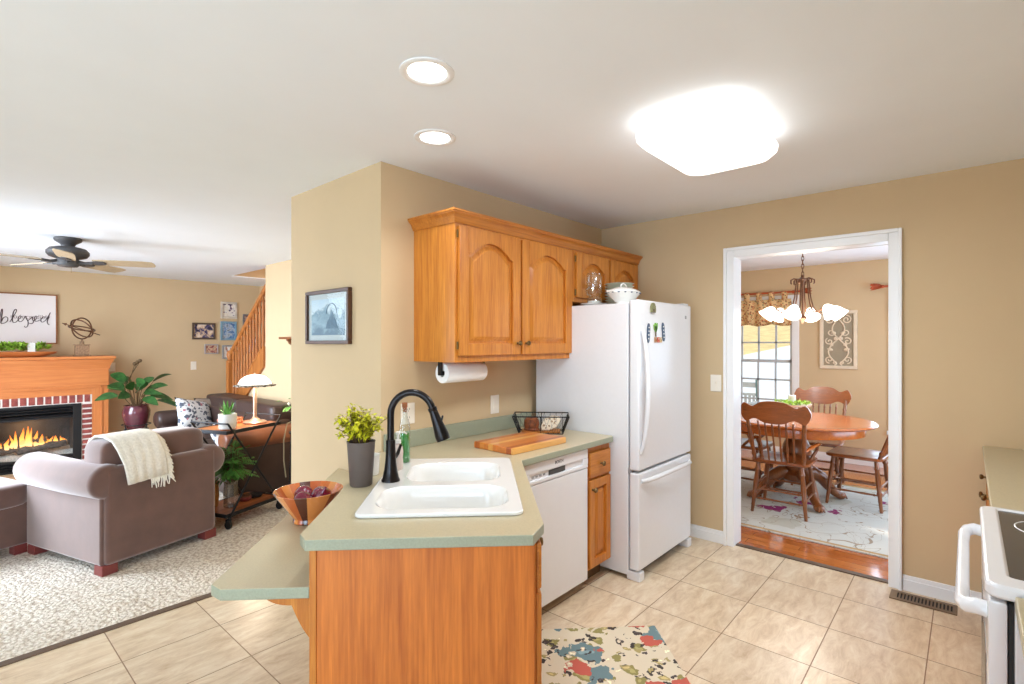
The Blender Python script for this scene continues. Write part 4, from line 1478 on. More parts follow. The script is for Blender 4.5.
MB().box(1.73, 2.26, -0.0335, -0.0315, 0.36, 0.70, 0.001).out('oven_window', M['blackglass'], dr)
hp = [(2.335, -0.034, 0.835), (2.335, -0.014, 0.838), (2.328, 0.002, 0.832), (2.30, 0.011, 0.826), (2.2, 0.012, 0.824), (1.80, 0.012, 0.824), (1.695, 0.011, 0.826), (1.665, 0.002, 0.832), (1.658, -0.014, 0.838), (1.658, -0.034, 0.835)]
MB().tube(hp, [0.019, 0.019, 0.018, 0.016, 0.0145, 0.0145, 0.016, 0.018, 0.019, 0.019], 12).out('door_handle', M['white'], dr)
MB().box(1.625, 2.365, -0.068, -0.036, 0.06, 0.192, 0.006).out('storage_drawer', M['white'], rg)
MB().box(1.63, 2.36, -0.0775, -0.0685, 0.07, 0.87).out('door_gasket', M['shadowgap'], rg)
mb = MB()
mb.box(1.62, 2.37, -0.715, -0.662, 0.915, 1.10, 0.012)
bg = mb.out('backguard', M['white'], rg)
MB().box(1.80, 2.19, -0.6625, -0.6605, 0.97, 1.06, 0.001).out('clock_panel', M['blackglass'], bg)


def side_cabinet(x0, x1, name, label, doors, vf, kz):
    t = thing(name, label, 'cabinet', ((x0 + x1) / 2, -0.4, 0), 180)
    cx = (x0 + x1) / 2

    def tr(m):
        return m
    w = x1 - x0
    MB().box(-w / 2, w / 2, -(vf + 0.4) + 0.02, 0.3, 0.10, kz - 0.035).out('carcass', M['oak'], t, shift=(0, 0, 0))
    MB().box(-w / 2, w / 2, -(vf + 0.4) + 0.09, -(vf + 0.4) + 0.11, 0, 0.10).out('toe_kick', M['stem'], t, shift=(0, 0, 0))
    yf = -(vf + 0.4)
    n = doors
    for i in range(n):
        a = -w / 2 + 0.012 + i * w / n
        b_ = -w / 2 - 0.012 + (i + 1) * w / n
        d = MB().box(a, b_, yf, yf + 0.0195, 0.715, kz - 0.05, 0.005).out('drawer_front', M['oakx'], t, shift=(0, 0, 0))
        knob(MB(), ((a + b_) / 2, yf, 0.775), (0, -1, 0), 0.0135).out('knob', M['brass'], d, shift=(0, 0, 0))
        d = cab_door(MB(), a, b_, 0.115, 0.70, yf, 0.0, 0.05).out('door', M['oak'], t, shift=(0, 0, 0))
        knob(MB(), (a + 0.03, yf, 0.64), (0, -1, 0), 0.017).out('knob', M['brass'], d, shift=(0, 0, 0))
    return t


side_cabinet(2.385, 3.83, 'base_cabinet', 'oak base cabinet between the range and the doorway wall', 3, -0.072, 0.90)
side_cabinet(0.75, 1.60, 'base_cabinet', 'oak base cabinet at the right edge, nearer than the range', 2, -0.10, 0.90)
for a, b_, vf, lab in ((2.382, 3.833, -0.058, 'sage laminate worktop between the range and the doorway wall'), (0.75, 1.606, -0.078, 'sage laminate worktop on the near side of the range')):
    o = MB().box(a, b_, -0.715, vf, 0.866, 0.90).out('worktop', M['laminate'], shift=((a + b_) / 2, -0.4, 0.866), bevel=0.003)
    tag(o, lab, 'countertop', None, ((a + b_) / 2, -0.4, 0.866))

# floor register by the doorway wall
vt = thing('floor_register', 'bronze slotted floor vent by the doorway wall', 'vent', (3.715, 0.195, 0.0))
mb = MB()
holed_plate(mb, rrect(3.65, 3.782, 0.045, 0.342, 0.006), [[(3.678, 0.065 + 0.0158 * i), (3.756, 0.065 + 0.0158 * i), (3.756, 0.073 + 0.0158 * i), (3.678, 0.073 + 0.0158 * i)] for i in range(16)], 0.0015, 0.006)
mb.out('grille', M['vent'], vt)
MB().box(3.67, 3.764, 0.055, 0.332, 0.0005, 0.0014).out('duct', M['shadowgap'], vt)

# rug in front of the sink
mb = MB()
mb.box(-0.62, 0.62, -0.36, 0.36, 0, 0.012, 0.004)
x, y = P(1.985, 0.535)
o = mb.out('kitchen_rug', M['kitchenrug'])
tag(o, 'cream floral rug with coral and blue blooms on the tiles before the sink', 'rug', None, (x, y, 0.0), 45)

# ceiling lights
cl = thing('ceiling_light', 'large white rectangular cushion-shaped ceiling light', 'ceiling light', (2.345, 0.885, CH))
MB().box(2.10, 2.62, 0.73, 1.06, CH - 0.035, CH - 0.0005, 0.004).out('base_pan', M['trim'], cl)
mb = MB()
lo = []
for ins, z in ((0.035, -0.03), (0.012, -0.038), (0.0, -0.06), (0.004, -0.085), (0.03, -0.112), (0.08, -0.126), (0.15, -0.132)):
    lo.append([(x, y, CH + z) for x, y in rrect(2.02 + ins, 2.68 - ins, 0.655 + ins, 1.115 - ins, 0.10 - ins * 0.4, 6)])
mb.rings(lo, True, (True, True))
mb.out('diffuser', M['fixture'], cl, angle=180)
light('ceiling_lamp', 'AREA', (2.35, 0.885, CH - 0.16), 21, (0.86, 0.94, 1.0), direction=(0, 0, -1), size=0.5, size_y=0.35)
for i, (x, y, lab) in enumerate(((1.189, 1.46, 'round recessed ceiling light, nearer the camera of the two'), (1.594, 1.898, 'round recessed ceiling light, nearer the pantry wall of the two'))):
    t = thing('recessed_light', lab, 'recessed light', (x, y, CH), 0, 'recessed ceiling lights')
    MB().lathe([(0.098, 0.0), (0.098, -0.004), (0.09, -0.007), (0.074, -0.005), (0.068, -0.0005)], n=36, cap=(False, False)).out('trim_ring', M['trim'], t, shift=(0, 0, 0))
    MB().lathe([(0.074, -0.0015), (0.03, -0.006), (0.002, -0.007)], n=32, cap=(False, True)).out('lens', M['canlens'], t, shift=(0, 0, 0))
    light('recessed_spot', 'SPOT', (x, y, CH - 0.03), 17, (0.92, 0.96, 1.0), direction=(0, 0, -1), spot=R(125), radius=0.06)

# ------------------------------------------------------------------ dining room
mb = MB()
mb.box(-0.95, 0.95, -1.35, 1.35, 0, 0.012, 0.004)
dr_ = mb.out('dining_rug', M['diningrug'])
tag(dr_, 'large pale rug with magenta blossoms under the dining table', 'rug', None, (5.245, 1.25, 0.0))
MBb = MB()
MBb.tube([(-0.93, -1.33, 0.0125), (0.93, -1.33, 0.0125), (0.93, 1.33, 0.0125), (-0.93, 1.33, 0.0125)], 0.009, 4, closed=True)
MBb.out('border_binding', plain('tan_binding', S(196, 166, 124), 0.9), dr_, shift=(0, 0, 0))
RZ = 0.0125

TC = (5.36, 1.2)
tb = thing('dining_table', 'round oak pedestal dining table with clawed feet', 'table', (TC[0], TC[1], RZ))
mb = MB()
mb.lathe([(0.003, 0.715), (0.56, 0.715), (0.60, 0.722), (0.612, 0.735), (0.60, 0.747), (0.003, 0.747)], n=56, m=Matrix.Diagonal((1.0, 1.02, 1, 1)))
mb.out('tabletop', M['table'], tb, shift=(0, 0, 0))
mb = MB()
mb.lathe([(0.52, 0.638), (0.535, 0.642), (0.54, 0.70), (0.535, 0.716), (0.50, 0.716), (0.50, 0.642)], n=56, cap=(False, False))
mb.out('apron', M['table'], tb, shift=(0, 0, 0))
mb = MB()
mb.lathe([(0.09, 0.16), (0.13, 0.19), (0.135, 0.24), (0.10, 0.28), (0.11, 0.34), (0.125, 0.42), (0.115, 0.50), (0.085, 0.56), (0.10, 0.60), (0.22, 0.66), (0.25, 0.712)], n=28)
mb.out('pedestal', M['chair'], tb, shift=(0, 0, 0))
for a in (38, 128, 218, 308):
    c, s = math.cos(R(a)), math.sin(R(a))
    pr = [(0.07, 0.24, 0.055), (0.14, 0.25, 0.06), (0.22, 0.205, 0.055), (0.29, 0.12, 0.045), (0.345, 0.06, 0.036), (0.385, 0.042, 0.036)]
    mb = MB()
    mb.tube([(r * c, r * s, z) for r, z, w in pr], [w for r, z, w in pr], 10)
    lg = mb.out('leg', M['chair'], tb, shift=(0, 0, 0))
    mb = MB()
    mb.ball((0.395 * c, 0.395 * s, 0.036), (0.046, 0.046, 0.035), 8)
    for k in (-26, 0, 26):
        c2, s2 = math.cos(R(a + k)), math.sin(R(a + k))
        mb.tube([(0.37 * c, 0.37 * s, 0.065), (0.39 * c + 0.035 * c2, 0.39 * s + 0.035 * s2, 0.052), (0.39 * c + 0.055 * c2, 0.39 * s + 0.055 * s2, 0.012)], [0.014, 0.013, 0.008], 6)
    mb.out('claw_foot', M['chair'], lg, shift=(0, 0, 0))


def spindle(mb, a, b_, r=0.008, fancy=True):
    a, b_ = Vector(a), Vector(b_)
    prof = [(0, 0.8), (0.08, 1.0), (0.1, 1.5), (0.13, 1.0), (0.3, 1.25), (0.5, 0.9), (0.7, 1.25), (0.87, 1.0), (0.9, 1.5), (0.92, 1.0), (1, 0.8)] if fancy else [(0, 1), (1, 1)]
    mb.tube([a.lerp(b_, t) for t, _ in prof], [r * k for _, k in prof], 8)
    return mb


def make_chair(label, loc, rot, arms=True):
    """pressed-back oak chair facing local +y; origin on the floor below the seat centre"""
    t = thing('dining_chair', label, 'chair', loc, rot, 'pressed back chairs round the dining table')
    Z0 = (0, 0, 0)
    mb = MB()
    sp_ = rrect(-0.22, 0.22, -0.20, 0.23, 0.07, 5)
    sp_ = [(x * (1.0 + 0.12 * (y + 0.2)), y) for x, y in sp_]
    lo = [[(x * k, y * k, z) for x, y in sp_] for k, z in ((0.94, 0.428), (1.0, 0.435), (1.0, 0.452), (0.96, 0.458), (0.7, 0.452))]
    mb.rings(lo, True, (True, True))
    mb.out('seat', M['crest'], t, shift=Z0)
    for sx_ in (-1, 1):
        for sy, top in ((-1, -0.15), (1, 0.17)):
            m = MB()
            a = Vector((sx_ * 0.165, top, 0.43))
            b_ = Vector((sx_ * 0.205, top + sy * 0.045, 0.0))
            prof = [(0, 0.016), (0.12, 0.018), (0.16, 0.024), (0.19, 0.017), (0.45, 0.021), (0.6, 0.017), (0.64, 0.023), (0.68, 0.017), (0.9, 0.014), (1, 0.012)]
            m.tube([a.lerp(b_, q) for q, _ in prof], [r for _, r in prof], 10)
            m.out('leg', M['chair'], t, shift=Z0)
    for sx_ in (-1, 1):
        for zz in (0.14, 0.24):
            k = 1 - zz / 0.43
            m = MB()
            spindle(m, (sx_ * (0.165 + 0.04 * k), -0.15 - 0.045 * k, zz), (sx_ * (0.165 + 0.04 * k), 0.17 + 0.045 * k, zz), 0.008)
            m.out('stretcher', M['chair'], t, shift=Z0)
    for yy, zz in ((0.205, 0.20), (0.205, 0.12), (-0.18, 0.20), (-0.18, 0.12)):
        m = MB()
        x = 0.165 + 0.04 * (1 - zz / 0.43)
        spindle(m, (-x, yy, zz), (x, yy, zz), 0.008)
        m.out('stretcher', M['chair'], t, shift=Z0)
    for sx_ in (-1, 1):
        m = MB()
        a, b_ = Vector((sx_ * 0.185, -0.175, 0.445)), Vector((sx_ * 0.215, -0.32, 0.84))
        prof = [(0, 0.014), (0.1, 0.016), (0.14, 0.021), (0.18, 0.015), (0.5, 0.018), (0.72, 0.015), (0.76, 0.020), (0.8, 0.015), (1, 0.015)]
        m.tube([a.lerp(b_, q) for q, _ in prof], [r for _, r in prof], 10)
        m.out('back_post', M['chair'], t, shift=Z0)
    for i in range(6):
        x = -0.125 + 0.05 * i
        m = MB()
        spindle(m, (x * 0.95, -0.185, 0.45), (x * 1.06, -0.305, 0.80), 0.0075)
        m.out('spindle', M['chair'], t, shift=Z0)
    # crest rail: curved board with scalloped outline
    n = 28
    m = MB()
    top, bot, mid = [], [], []
    for i in range(n + 1):
        q = -1 + 2 * i / n
        x = q * 0.265
        hi = 0.955 + 0.018 * math.cos(q * math.pi * 1.0) - 0.026 * math.exp(-((abs(q) - 0.60) / 0.15) ** 2) + 0.012 * math.exp(-((abs(q) - 0.86) / 0.1) ** 2) + 0.004
        hi -= 0.05 * max(0, (abs(q) - 0.86) / 0.14) ** 2
        lo_ = 0.79 + 0.035 * math.exp(-((abs(q) - 0.55) / 0.2) ** 2) + 0.0 * q
        lo_ += 0.075 * max(0, (abs(q) - 0.84) / 0.16) ** 1.5
        top.append((x, hi))
        bot.append((x, lo_))
    rows = []

    def yz(x, z):
        return -0.312 - 0.16 * (z - 0.80) * 1.2 - 0.035 * (1 - (x / 0.265) ** 2)
    for side in (0.011, -0.011):
        r_ = []
        for (x, hi), (_, lo_) in zip(top, bot):
            r_.append([(x, yz(x, lo_ + (hi - lo_) * j / 4) + side, lo_ + (hi - lo_) * j / 4) for j in range(5)])
        rows.append(r_)
    loops = []
    for i in range(n + 1):
        loops.append(rows[0][i] + list(reversed(rows[1][i])))
    m.rings(loops, True, (True, True))
    for side in (1, -1):
        for qx in (-0.15, -0.09, -0.03, 0.03, 0.09, 0.15):
            cz = 0.905
            pts = []
            for k in range(10):
                a = 0.6 * k
                r = 0.022 * (1 - k / 12)
                px, pz = qx + r * math.cos(a) * (1 if qx > 0 else -1), cz + r * math.sin(a)
                pts.append((px, yz(px, pz) + side * 0.0105, pz))
            m.tube(pts, 0.0032, 4)
    m.out('crest_rail', M['crest'], t, shift=Z0)
    if arms:
        for sx_ in (-1, 1):
            m = MB()
            m.tube([(sx_ * 0.20, -0.212, 0.565), (sx_ * 0.235, -0.13, 0.592), (sx_ * 0.255, 0.0, 0.60), (sx_ * 0.25, 0.12, 0.59), (sx_ * 0.23, 0.16, 0.58)], [0.013, 0.019, 0.022, 0.026, 0.02], 10, flat=0.55)
            ar = m.out('arm', M['table'], t, shift=Z0)
            m = MB()
            m.tube([(sx_ * 0.24, 0.11, 0.583), (sx_ * 0.23, 0.13, 0.53), (sx_ * 0.205, 0.07, 0.475), (sx_ * 0.195, 0.05, 0.45)], [0.014, 0.013, 0.014, 0.012], 8)
            m.out('arm_support', M['chair'], ar, shift=Z0)
    return t


ch0 = make_chair('oak armchair with its pressed back towards the doorway, nearest the kitchen', (4.91, 1.20, RZ), -88)
dup(ch0, (5.42, 1.68, RZ), 178, 'oak armchair at the left of the dining table, half hidden by the door frame')
ch1 = make_chair('armless oak chair on the far side of the dining table, carved back glowing orange', (6.06, 1.16, RZ), 94, False)
dup(ch1, (5.59, 0.735, RZ), -4, 'armless oak chair tucked under the right of the table, beside the door frame')

# centrepiece
cpz = RZ + 0.7475
cpx, cpy = 5.37, 1.24
tr_ = thing('pedestal_tray', 'white footed tray of greenery in the middle of the dining table', 'centerpiece', (cpx, cpy, cpz))
MB().lathe([(0.09, 0), (0.095, 0.006), (0.03, 0.02), (0.022, 0.05), (0.022, 0.09), (0.05, 0.105), (0.15, 0.115), (0.165, 0.135), (0.158, 0.135), (0.14, 0.122), (0.003, 0.12)], n=36).out('tray', M['porcelain'], tr_, shift=(0, 0, 0))
mb = MB()
for i in range(240):
    a, r = rnd.uniform(0, 6.283), 0.145 * math.sqrt(rnd.random())
    if r < 0.035:
        r += 0.04
    mb.leaf((r * math.cos(a), r * math.sin(a), 0.125 + rnd.uniform(0, 0.025)), (rnd.uniform(-1, 1), rnd.uniform(-1, 1), rnd.uniform(0.4, 1.4)), rnd.uniform(0.025, 0.045), rnd.uniform(0.014, 0.024), 0.3, 2)
mb.out('greenery', M['leafmoss'], tr_, shift=(0, 0, 0))
o = MB().lathe([(0.03, 0), (0.032, 0.003), (0.032, 0.085), (0.028, 0.09), (0.003, 0.09)], n=22).out('candle', M['porcelain'])
MB().cyl((0, 0, 0.089), (0, 0, 0.10), 0.0015, n=6).out('wick', M['black'], o, shift=(0, 0, 0))
tag(o, 'white pillar candle amid the greenery on the dining table tray', 'candle', None, (cpx, cpy, cpz + 0.1225))

# chandelier
chd = thing('chandelier', 'bronze chandelier with six lit white bell shades over the dining table', 'chandelier', (5.36, 1.150, CH))
mb = MB()
mb.lathe([(0.06, 0), (0.062, -0.008), (0.05, -0.02), (0.012, -0.03), (0.003, -0.032)], n=20)
mb.out('canopy', M['bronze'], chd, shift=(0, 0, 0))
mb = MB()
for i in range(9):
    z = -0.03 - 0.036 * i
    pts = [(0.010 * math.cos(a) * (1 if i % 2 else 0), 0.010 * math.cos(a) * (0 if i % 2 else 1), z - 0.022 + 0.026 * math.sin(a)) for a in (2 * math.pi * q / 10 for q in range(10))]
    mb.tube(pts, 0.003, 5, closed=True)
mb.out('chain', M['bronze'], chd, shift=(0, 0, 0))
mb = MB()
mb.lathe([(0.004, -0.345), (0.014, -0.35), (0.014, -0.375), (0.05, -0.385), (0.055, -0.392), (0.02, -0.40), (0.009, -0.43), (0.009, -0.72), (0.03, -0.735), (0.035, -0.75), (0.02, -0.77), (0.008, -0.79), (0.003, -0.80)], n=18)
mb.out('stem', M['bronze'], chd, shift=(0, 0, 0))
for i in range(6):
    a = R(15 + 60 * i - 77.5)
    c, s = math.cos(a), math.sin(a)
    path = [(0.03, -0.39), (0.075, -0.383), (0.098, -0.395), (0.098, -0.425), (0.09, -0.43)]
    mb = MB()
    mb.tube([(r * c, r * s, z) for r, z in path], 0.007, 8)
    path = [(0.05, -0.388), (0.058, -0.46), (0.066, -0.55), (0.085, -0.64), (0.12, -0.695), (0.17, -0.70), (0.22, -0.665), (0.245, -0.655)]
    mb.tube([(r * c, r * s, z) for r, z in path], [0.006] * 5 + [0.006, 0.006, 0.008], 8)
    ar = mb.out('arm', M['bronze'], chd, shift=(0, 0, 0))
    m = Matrix.Translation((0.245 * c, 0.245 * s, -0.648)) @ Matrix.Rotation(a, 4, 'Z') @ Matrix.Rotation(R(-42), 4, 'Y')
    mb = MB()
    mb.lathe([(0.018, 0.0), (0.03, -0.010), (0.047, -0.04), (0.057, -0.075), (0.070, -0.105), (0.074, -0.11), (0.066, -0.104), (0.046, -0.068), (0.028, -0.03), (0.004, -0.02)], n=22, m=m)
    mb.out('shade', M['chandshade'], ar, shift=(0, 0, 0))
light('chandelier_glow', 'POINT', (5.36, 1.150, 1.55), 26, (1, 0.92, 0.8), radius=0.2)


def curtain_rod(v0, v1, label, vlabel, drop, wave0):
    u, z = 7.315, 2.115
    t = thing('curtain_rod', label, 'curtain rod', (u, (v0 + v1) / 2, z))
    MB().cyl((u, v0, z), (u, v1, z), 0.013, n=12).out('rod', M['rod'], t)
    for vv, sg in ((v0, -1), (v1, 1)):
        mb = MB()
        for k in range(7):
            a = 2 * math.pi * k / 7
            mb.leaf((u, vv + sg * 0.005, z), (0.35 * math.cos(a), sg * 1.0, 0.35 * math.sin(a)), 0.13, 0.055, 0.0, 4, side=Vector((-math.sin(a), 0, math.cos(a))))
        mb.ball((u, vv + sg * 0.01, z), 0.02, 6)
        mb.out('finial', M['rod'], t)
    for vv in (v0 + 0.08, v1 - 0.08):
        MB().box(u + 0.012, 7.3995, vv - 0.012, vv + 0.012, z - 0.02, z + 0.02, 0.003).out('bracket', M['rod'], t)
    t2 = thing('valance', vlabel, 'curtain', (u, (v0 + v1) / 2, z - 0.02))
    a, b_ = v0 + 0.10, v1 - 0.10
    n = 60
    top, rows = z - 0.085, []
    for j in range(7):
        q = j / 6
        row = []
        for i in range(n + 1):
            w = i / n
            amp = 0.006 + 0.018 * q
            zz = top - (drop + 0.012 * math.sin(w * math.pi * 7)) * q
            row.append((u + amp * math.sin(w * math.pi * 16 + 0.6 * math.sin(w * 9)), a + (b_ - a) * w, zz))
        rows.append(row)
    MB().grid(rows).out('cloth', M['valance'], t2, solid=0.004, angle=180)
    nt = 7
    for i in range(nt):
        c = a + (b_ - a) * (i + 0.5) / nt
        w = 0.034
        mb = MB()
        ring = []
        for q in range(13):
            an = R(-90 + 360 * q / 12)
            ring.append((u + 0.0165 * math.cos(an), z + 0.0165 * math.sin(an)))
        mb.grid([[(u + 0.004, c - w, top - 0.01), (u + 0.004, c + w, top - 0.01)], [(u + 0.016, c - w, z - 0.004), (u + 0.016, c + w, z - 0.004)], [(u, c - w, z + 0.0165), (u, c + w, z + 0.0165)],
                 [(u - 0.016, c - w, z - 0.004), (u - 0.016, c + w, z - 0.004)], [(u - 0.006, c - w, top - 0.01), (u - 0.006, c + w, top - 0.01)]])
        mb.out('tab', M['valance'], t2, solid=0.003)
    return t2


curtain_rod(1.60, 2.88, 'red wooden curtain rod with leaf finials above the dining window, left of the wall panel', 'tab top floral valance over the dining window, left of the wall panel', 0.34, 0)
curtain_rod(-0.55, 0.735, 'red wooden curtain rod whose leaf finial shows by the right door jamb', 'floral valance at the right door jamb, right of the wall panel', 0.34, 1)

# carved wall panel
wp = thing('wall_panel', 'cream framed scrollwork panel hung on the dining room wall', 'wall decor', (7.3995, 1.195, 1.50), -90)
pw_, ph_ = 0.197, 0.357
mb = MB()
for a, b_, c, d in ((-pw_, pw_, ph_ - 0.04, ph_), (-pw_, pw_, -ph_, -ph_ + 0.04), (-pw_, -pw_ + 0.04, -ph_ + 0.04, ph_ - 0.04), (pw_ - 0.04, pw_, -ph_ + 0.04, ph_ - 0.04)):
    mb.box(a, b_, -0.03, 0, c, d, 0.006)
mb.out('frame', M['panelcream'], wp, shift=(0, 0, 0))
MB().box(-pw_ + 0.03, pw_ - 0.03, -0.01, -0.002, -ph_ + 0.03, ph_ - 0.03).out('backing', M['panelback'], wp, shift=(0, 0, 0))


def spiral(mb, cx, cz, r, a0, turns, sgn, rad=0.0055):
    pts = []
    for i in range(22):
        q = i / 21
        a = a0 + sgn * q * turns * 2 * math.pi
        rr = r * (1 - 0.82 * q)
        pts.append((cx + rr * math.cos(a), -0.014, cz + rr * math.sin(a)))
    mb.tube(pts, rad, 6)


mb = MB()
for sg in (-1, 1):
    pts = []
    for i in range(40):
        q = i / 39
        z = -0.29 + 0.58 * q
        x = sg * (0.085 * math.sin(q * math.pi * 2.05) + 0.02)
        pts.append((x, -0.014, z))
    mb.tube(pts, 0.0065, 6)
    spiral(mb, sg * 0.085, 0.245, 0.052, R(90 if sg > 0 else 90), 1.4, -sg)
    spiral(mb, sg * 0.075, 0.09, 0.042, R(200 if sg > 0 else -20), 1.2, sg)
    spiral(mb, sg * 0.095, -0.02, 0.045, R(120), 1.2, -sg)
    spiral(mb, sg * 0.095, -0.245, 0.045, R(-90), 1.3, sg)
    spiral(mb, sg * 0.04, -0.285, 0.025, R(-90), 1.1, -sg)
    for cx, cz, an, l in ((0.085, -0.13, 15, 0.07), (0.07, 0.10, -80, 0.045), (0.085, -0.075, 40, 0.05), (0.05, 0.03, -60, 0.04)):
        d = Vector((sg * math.cos(R(an)), 0, math.sin(R(an))))
        c = Vector((sg * (cx - 0.03), -0.016, cz))
        mb.leaf(c, d, l, 0.042, 0, 4, side=Vector((-d.z, 0, d.x)))
sc_ = mb.out('scrollwork', M['panelcream'], wp, shift=(0, 0, 0), solid=0.005)

# porch chair seen through the dining window
pcx = thing('porch_chair', 'grey slatted rocking chair on the porch outside the dining window', 'chair', (8.3, 2.7, -0.12))
for vv in (2.99, 2.40):
    MB().tube([(8.42, vv, -0.08), (8.38, vv, 0.35), (8.30, vv, 0.92)], [0.025, 0.024, 0.02], 8).out('back_post', M['teal'], pcx)
    MB().tube([(7.98, vv, -0.085), (7.98, vv, 0.55)], 0.024, 8).out('leg', M['porchgrey'], pcx)
    MB().box(7.94, 8.36, vv - 0.04, vv + 0.04, 0.55, 0.575, 0.005).out('arm', M['porchgrey'], pcx)
    MB().tube([(7.75, vv, -0.06), (7.95, vv, -0.10), (8.3, vv, -0.105), (8.65, vv, -0.05)], 0.018, 8).out('rocker', M['porchgrey'], pcx)
MB().box(8.31, 8.335, 2.38, 3.01, 0.78, 0.86, 0.006).out('top_rail', M['porchgrey'], pcx)
MB().box(8.36, 8.385, 2.38, 3.01, 0.34, 0.40, 0.006).out('lower_rail', M['porchgrey'], pcx)
for i in range(9):
    vv = 2.45 + i * 0.06
    mb = MB().box(8.32, 8.338, vv - 0.018, vv + 0.018, 0.40, 0.68, 0.002)
    mb.out('slat', M['porchgrey'], pcx)
MB().box(8.325, 8.35, 2.38, 3.01, 0.655, 0.695, 0.005).out('middle_rail', M['porchgrey'], pcx)
mb = MB()
mb.box(7.95, 8.40, 2.38, 3.01, 0.28, 0.31, 0.006)
mb.out('seat', M['porchgrey'], pcx)

# ------------------------------------------------------------------ family room: fireplace
FV = 8.65
fpl = thing('fireplace', 'oak mantel fireplace with red brick surround and burning gas logs', 'fireplace', (0.81, 8.9, FZ))
x0, x1 = 0.02, 1.60
mb = MB()
mb.box(x0, x1, FV + 0.02, 9.198, 0.79, 1.20)
mb.box(x0, 0.30, FV + 0.02, 9.198, FZ, 0.79).box(1.425 - 0.1, x1, FV + 0.02, 9.198, FZ, 0.79)
mb.out('carcass', M['mantelz'], fpl)
mb = MB()
pf = [(0.0, 1.115), (-0.012, 1.115), (-0.016, 1.15), (-0.026, 1.185), (-0.045, 1.22), (-0.05, 1.245), (-0.068, 1.252), (-0.068, 1.284), (0.0, 1.284)]
mb.rings([[(x0 + o_, 9.198, z) for o_, z in pf], [(x0 + o_, FV + o_, z) for o_, z in pf], [(x1 - o_, FV + o_, z) for o_, z in pf], [(x1 - o_, 9.198, z) for o_, z in pf]], True, (True, True))
mb.box(x0 + 0.001, x1 - 0.001, FV, 9.197, 1.20, 1.283)
mb.out('mantel_shelf', M['mantel'], fpl)
mb = MB()
mb.box(x0, x1, FV - 0.014, FV + 0.02, 0.905, 1.12, 0.003)
mb.box(x0 - 0.004, x1 + 0.004, FV - 0.022, FV + 0.02, 0.895, 0.91, 0.004)
mb.out('frieze', M['mantel'], fpl)
mb = MB()
mb.box(0.195, 1.425, FV - 0.002, FV + 0.02, 0.785, 0.90, 0.003)
mb.box(0.10, 1.52, FV - 0.016, FV - 0.002, 0.868, 0.90, 0.005)
mb.out('header', M['mantel'], fpl)
for a, b_, c in ((1.425, 1.60, 1.525), (0.02, 0.195, 0.10)):
    mb = MB()
    mb.box(a, b_, FV - 0.002, FV + 0.02, FZ, 0.90, 0.003)
    mb.box(c - 0.01, c + 0.01, FV - 0.014, FV - 0.002, FZ, 0.868, 0.004)
    mb.out('pilaster', M['mantelz'], fpl)
mb = MB()
mb.box(0.195, 0.30, FV + 0.004, FV + 0.03, FZ, 0.785).box(1.318, 1.425, FV + 0.004, FV + 0.03, FZ, 0.785).box(0.30, 1.318, FV + 0.004, FV + 0.03, 0.68, 0.785)
bs = mb.out('mortar_bed', M['mortar'], fpl)
mb = MB()
u = 0.20
while u < 1.37:
    mb.box(u, u + 0.058, FV - 0.004, FV + 0.006, 0.69, 0.785, 0.004)
    u += 0.0765
z = 0.68 - 0.066
while z > FZ:
    for a in (1.325, 0.198):
        mb.box(a, a + 0.098, FV - 0.006, FV + 0.006, max(FZ, z - 0.001), z + 0.046, 0.004)
    z -= 0.0665
mb.out('brick_surround', M['brick'], bs)
# metal insert
ins = MB()
ia, ib, iz0, iz1 = 0.302, 1.316, -0.13, 0.678
ins.box(ia, ia + 0.085, FV - 0.012, FV + 0.02, iz0, iz1, 0.003).box(ib - 0.085, ib, FV - 0.012, FV + 0.02, iz0, iz1, 0.003)
ins.box(ia + 0.085, ib - 0.085, FV - 0.012, FV + 0.02, iz1 - 0.03, iz1, 0.003).box(ia + 0.085, ib - 0.085, FV - 0.012, FV + 0.02, iz0, iz0 + 0.03, 0.003)
ins.box(ia + 0.085, ib - 0.085, FV - 0.010, FV + 0.02, 0.505, 0.53, 0.003).box(ia + 0.085, ib - 0.085, FV - 0.010, FV + 0.02, 0.0, 0.025, 0.003)
fr_ = ins.out('insert_frame', M['black'], fpl)
for zz in (0.548, 0.588, 0.625):
    MB().cbox(((ia + ib) / 2, FV, zz), (0.84, 0.03, 0.012), 0.003, Matrix.Rotation(R(25), 3, 'X')).out('louvre', M['black'], fr_)
for zz in (-0.085, -0.055, -0.025):
    MB().cbox(((ia + ib) / 2, FV, zz), (0.84, 0.03, 0.012), 0.003, Matrix.Rotation(R(25), 3, 'X')).out('louvre', M['black'], fr_)
mb = MB()
mb.box(ia + 0.03, ib - 0.03, 9.12, 9.14, iz0, iz1).box(ia + 0.03, ia + 0.05, FV + 0.021, 9.12, iz0, iz1).box(ib - 0.05, ib - 0.03, FV + 0.021, 9.12, iz0, iz1)
mb.box(ia + 0.05, ib - 0.05, FV + 0.021, 9.12, iz0, iz0 + 0.01).box(ia + 0.05, ib - 0.05, FV + 0.03, 9.12, 0.52, 0.53)
mb.out('firebox', M['darkgrey'], fpl)
mb = MB()
rows = []
for i in range(17):
    q = i / 16
    rows.append([(ia + 0.055 + (ib - ia - 0.11) * q, FV + 0.03 + 0.43 * j / 6, 0.02 + 0.06 * j / 6 + 0.02 * math.sin(9 * q + j * 1.7)) for j in range(7)])
mb.grid(rows)
mb.out('ember_bed', M['ash'], fpl)
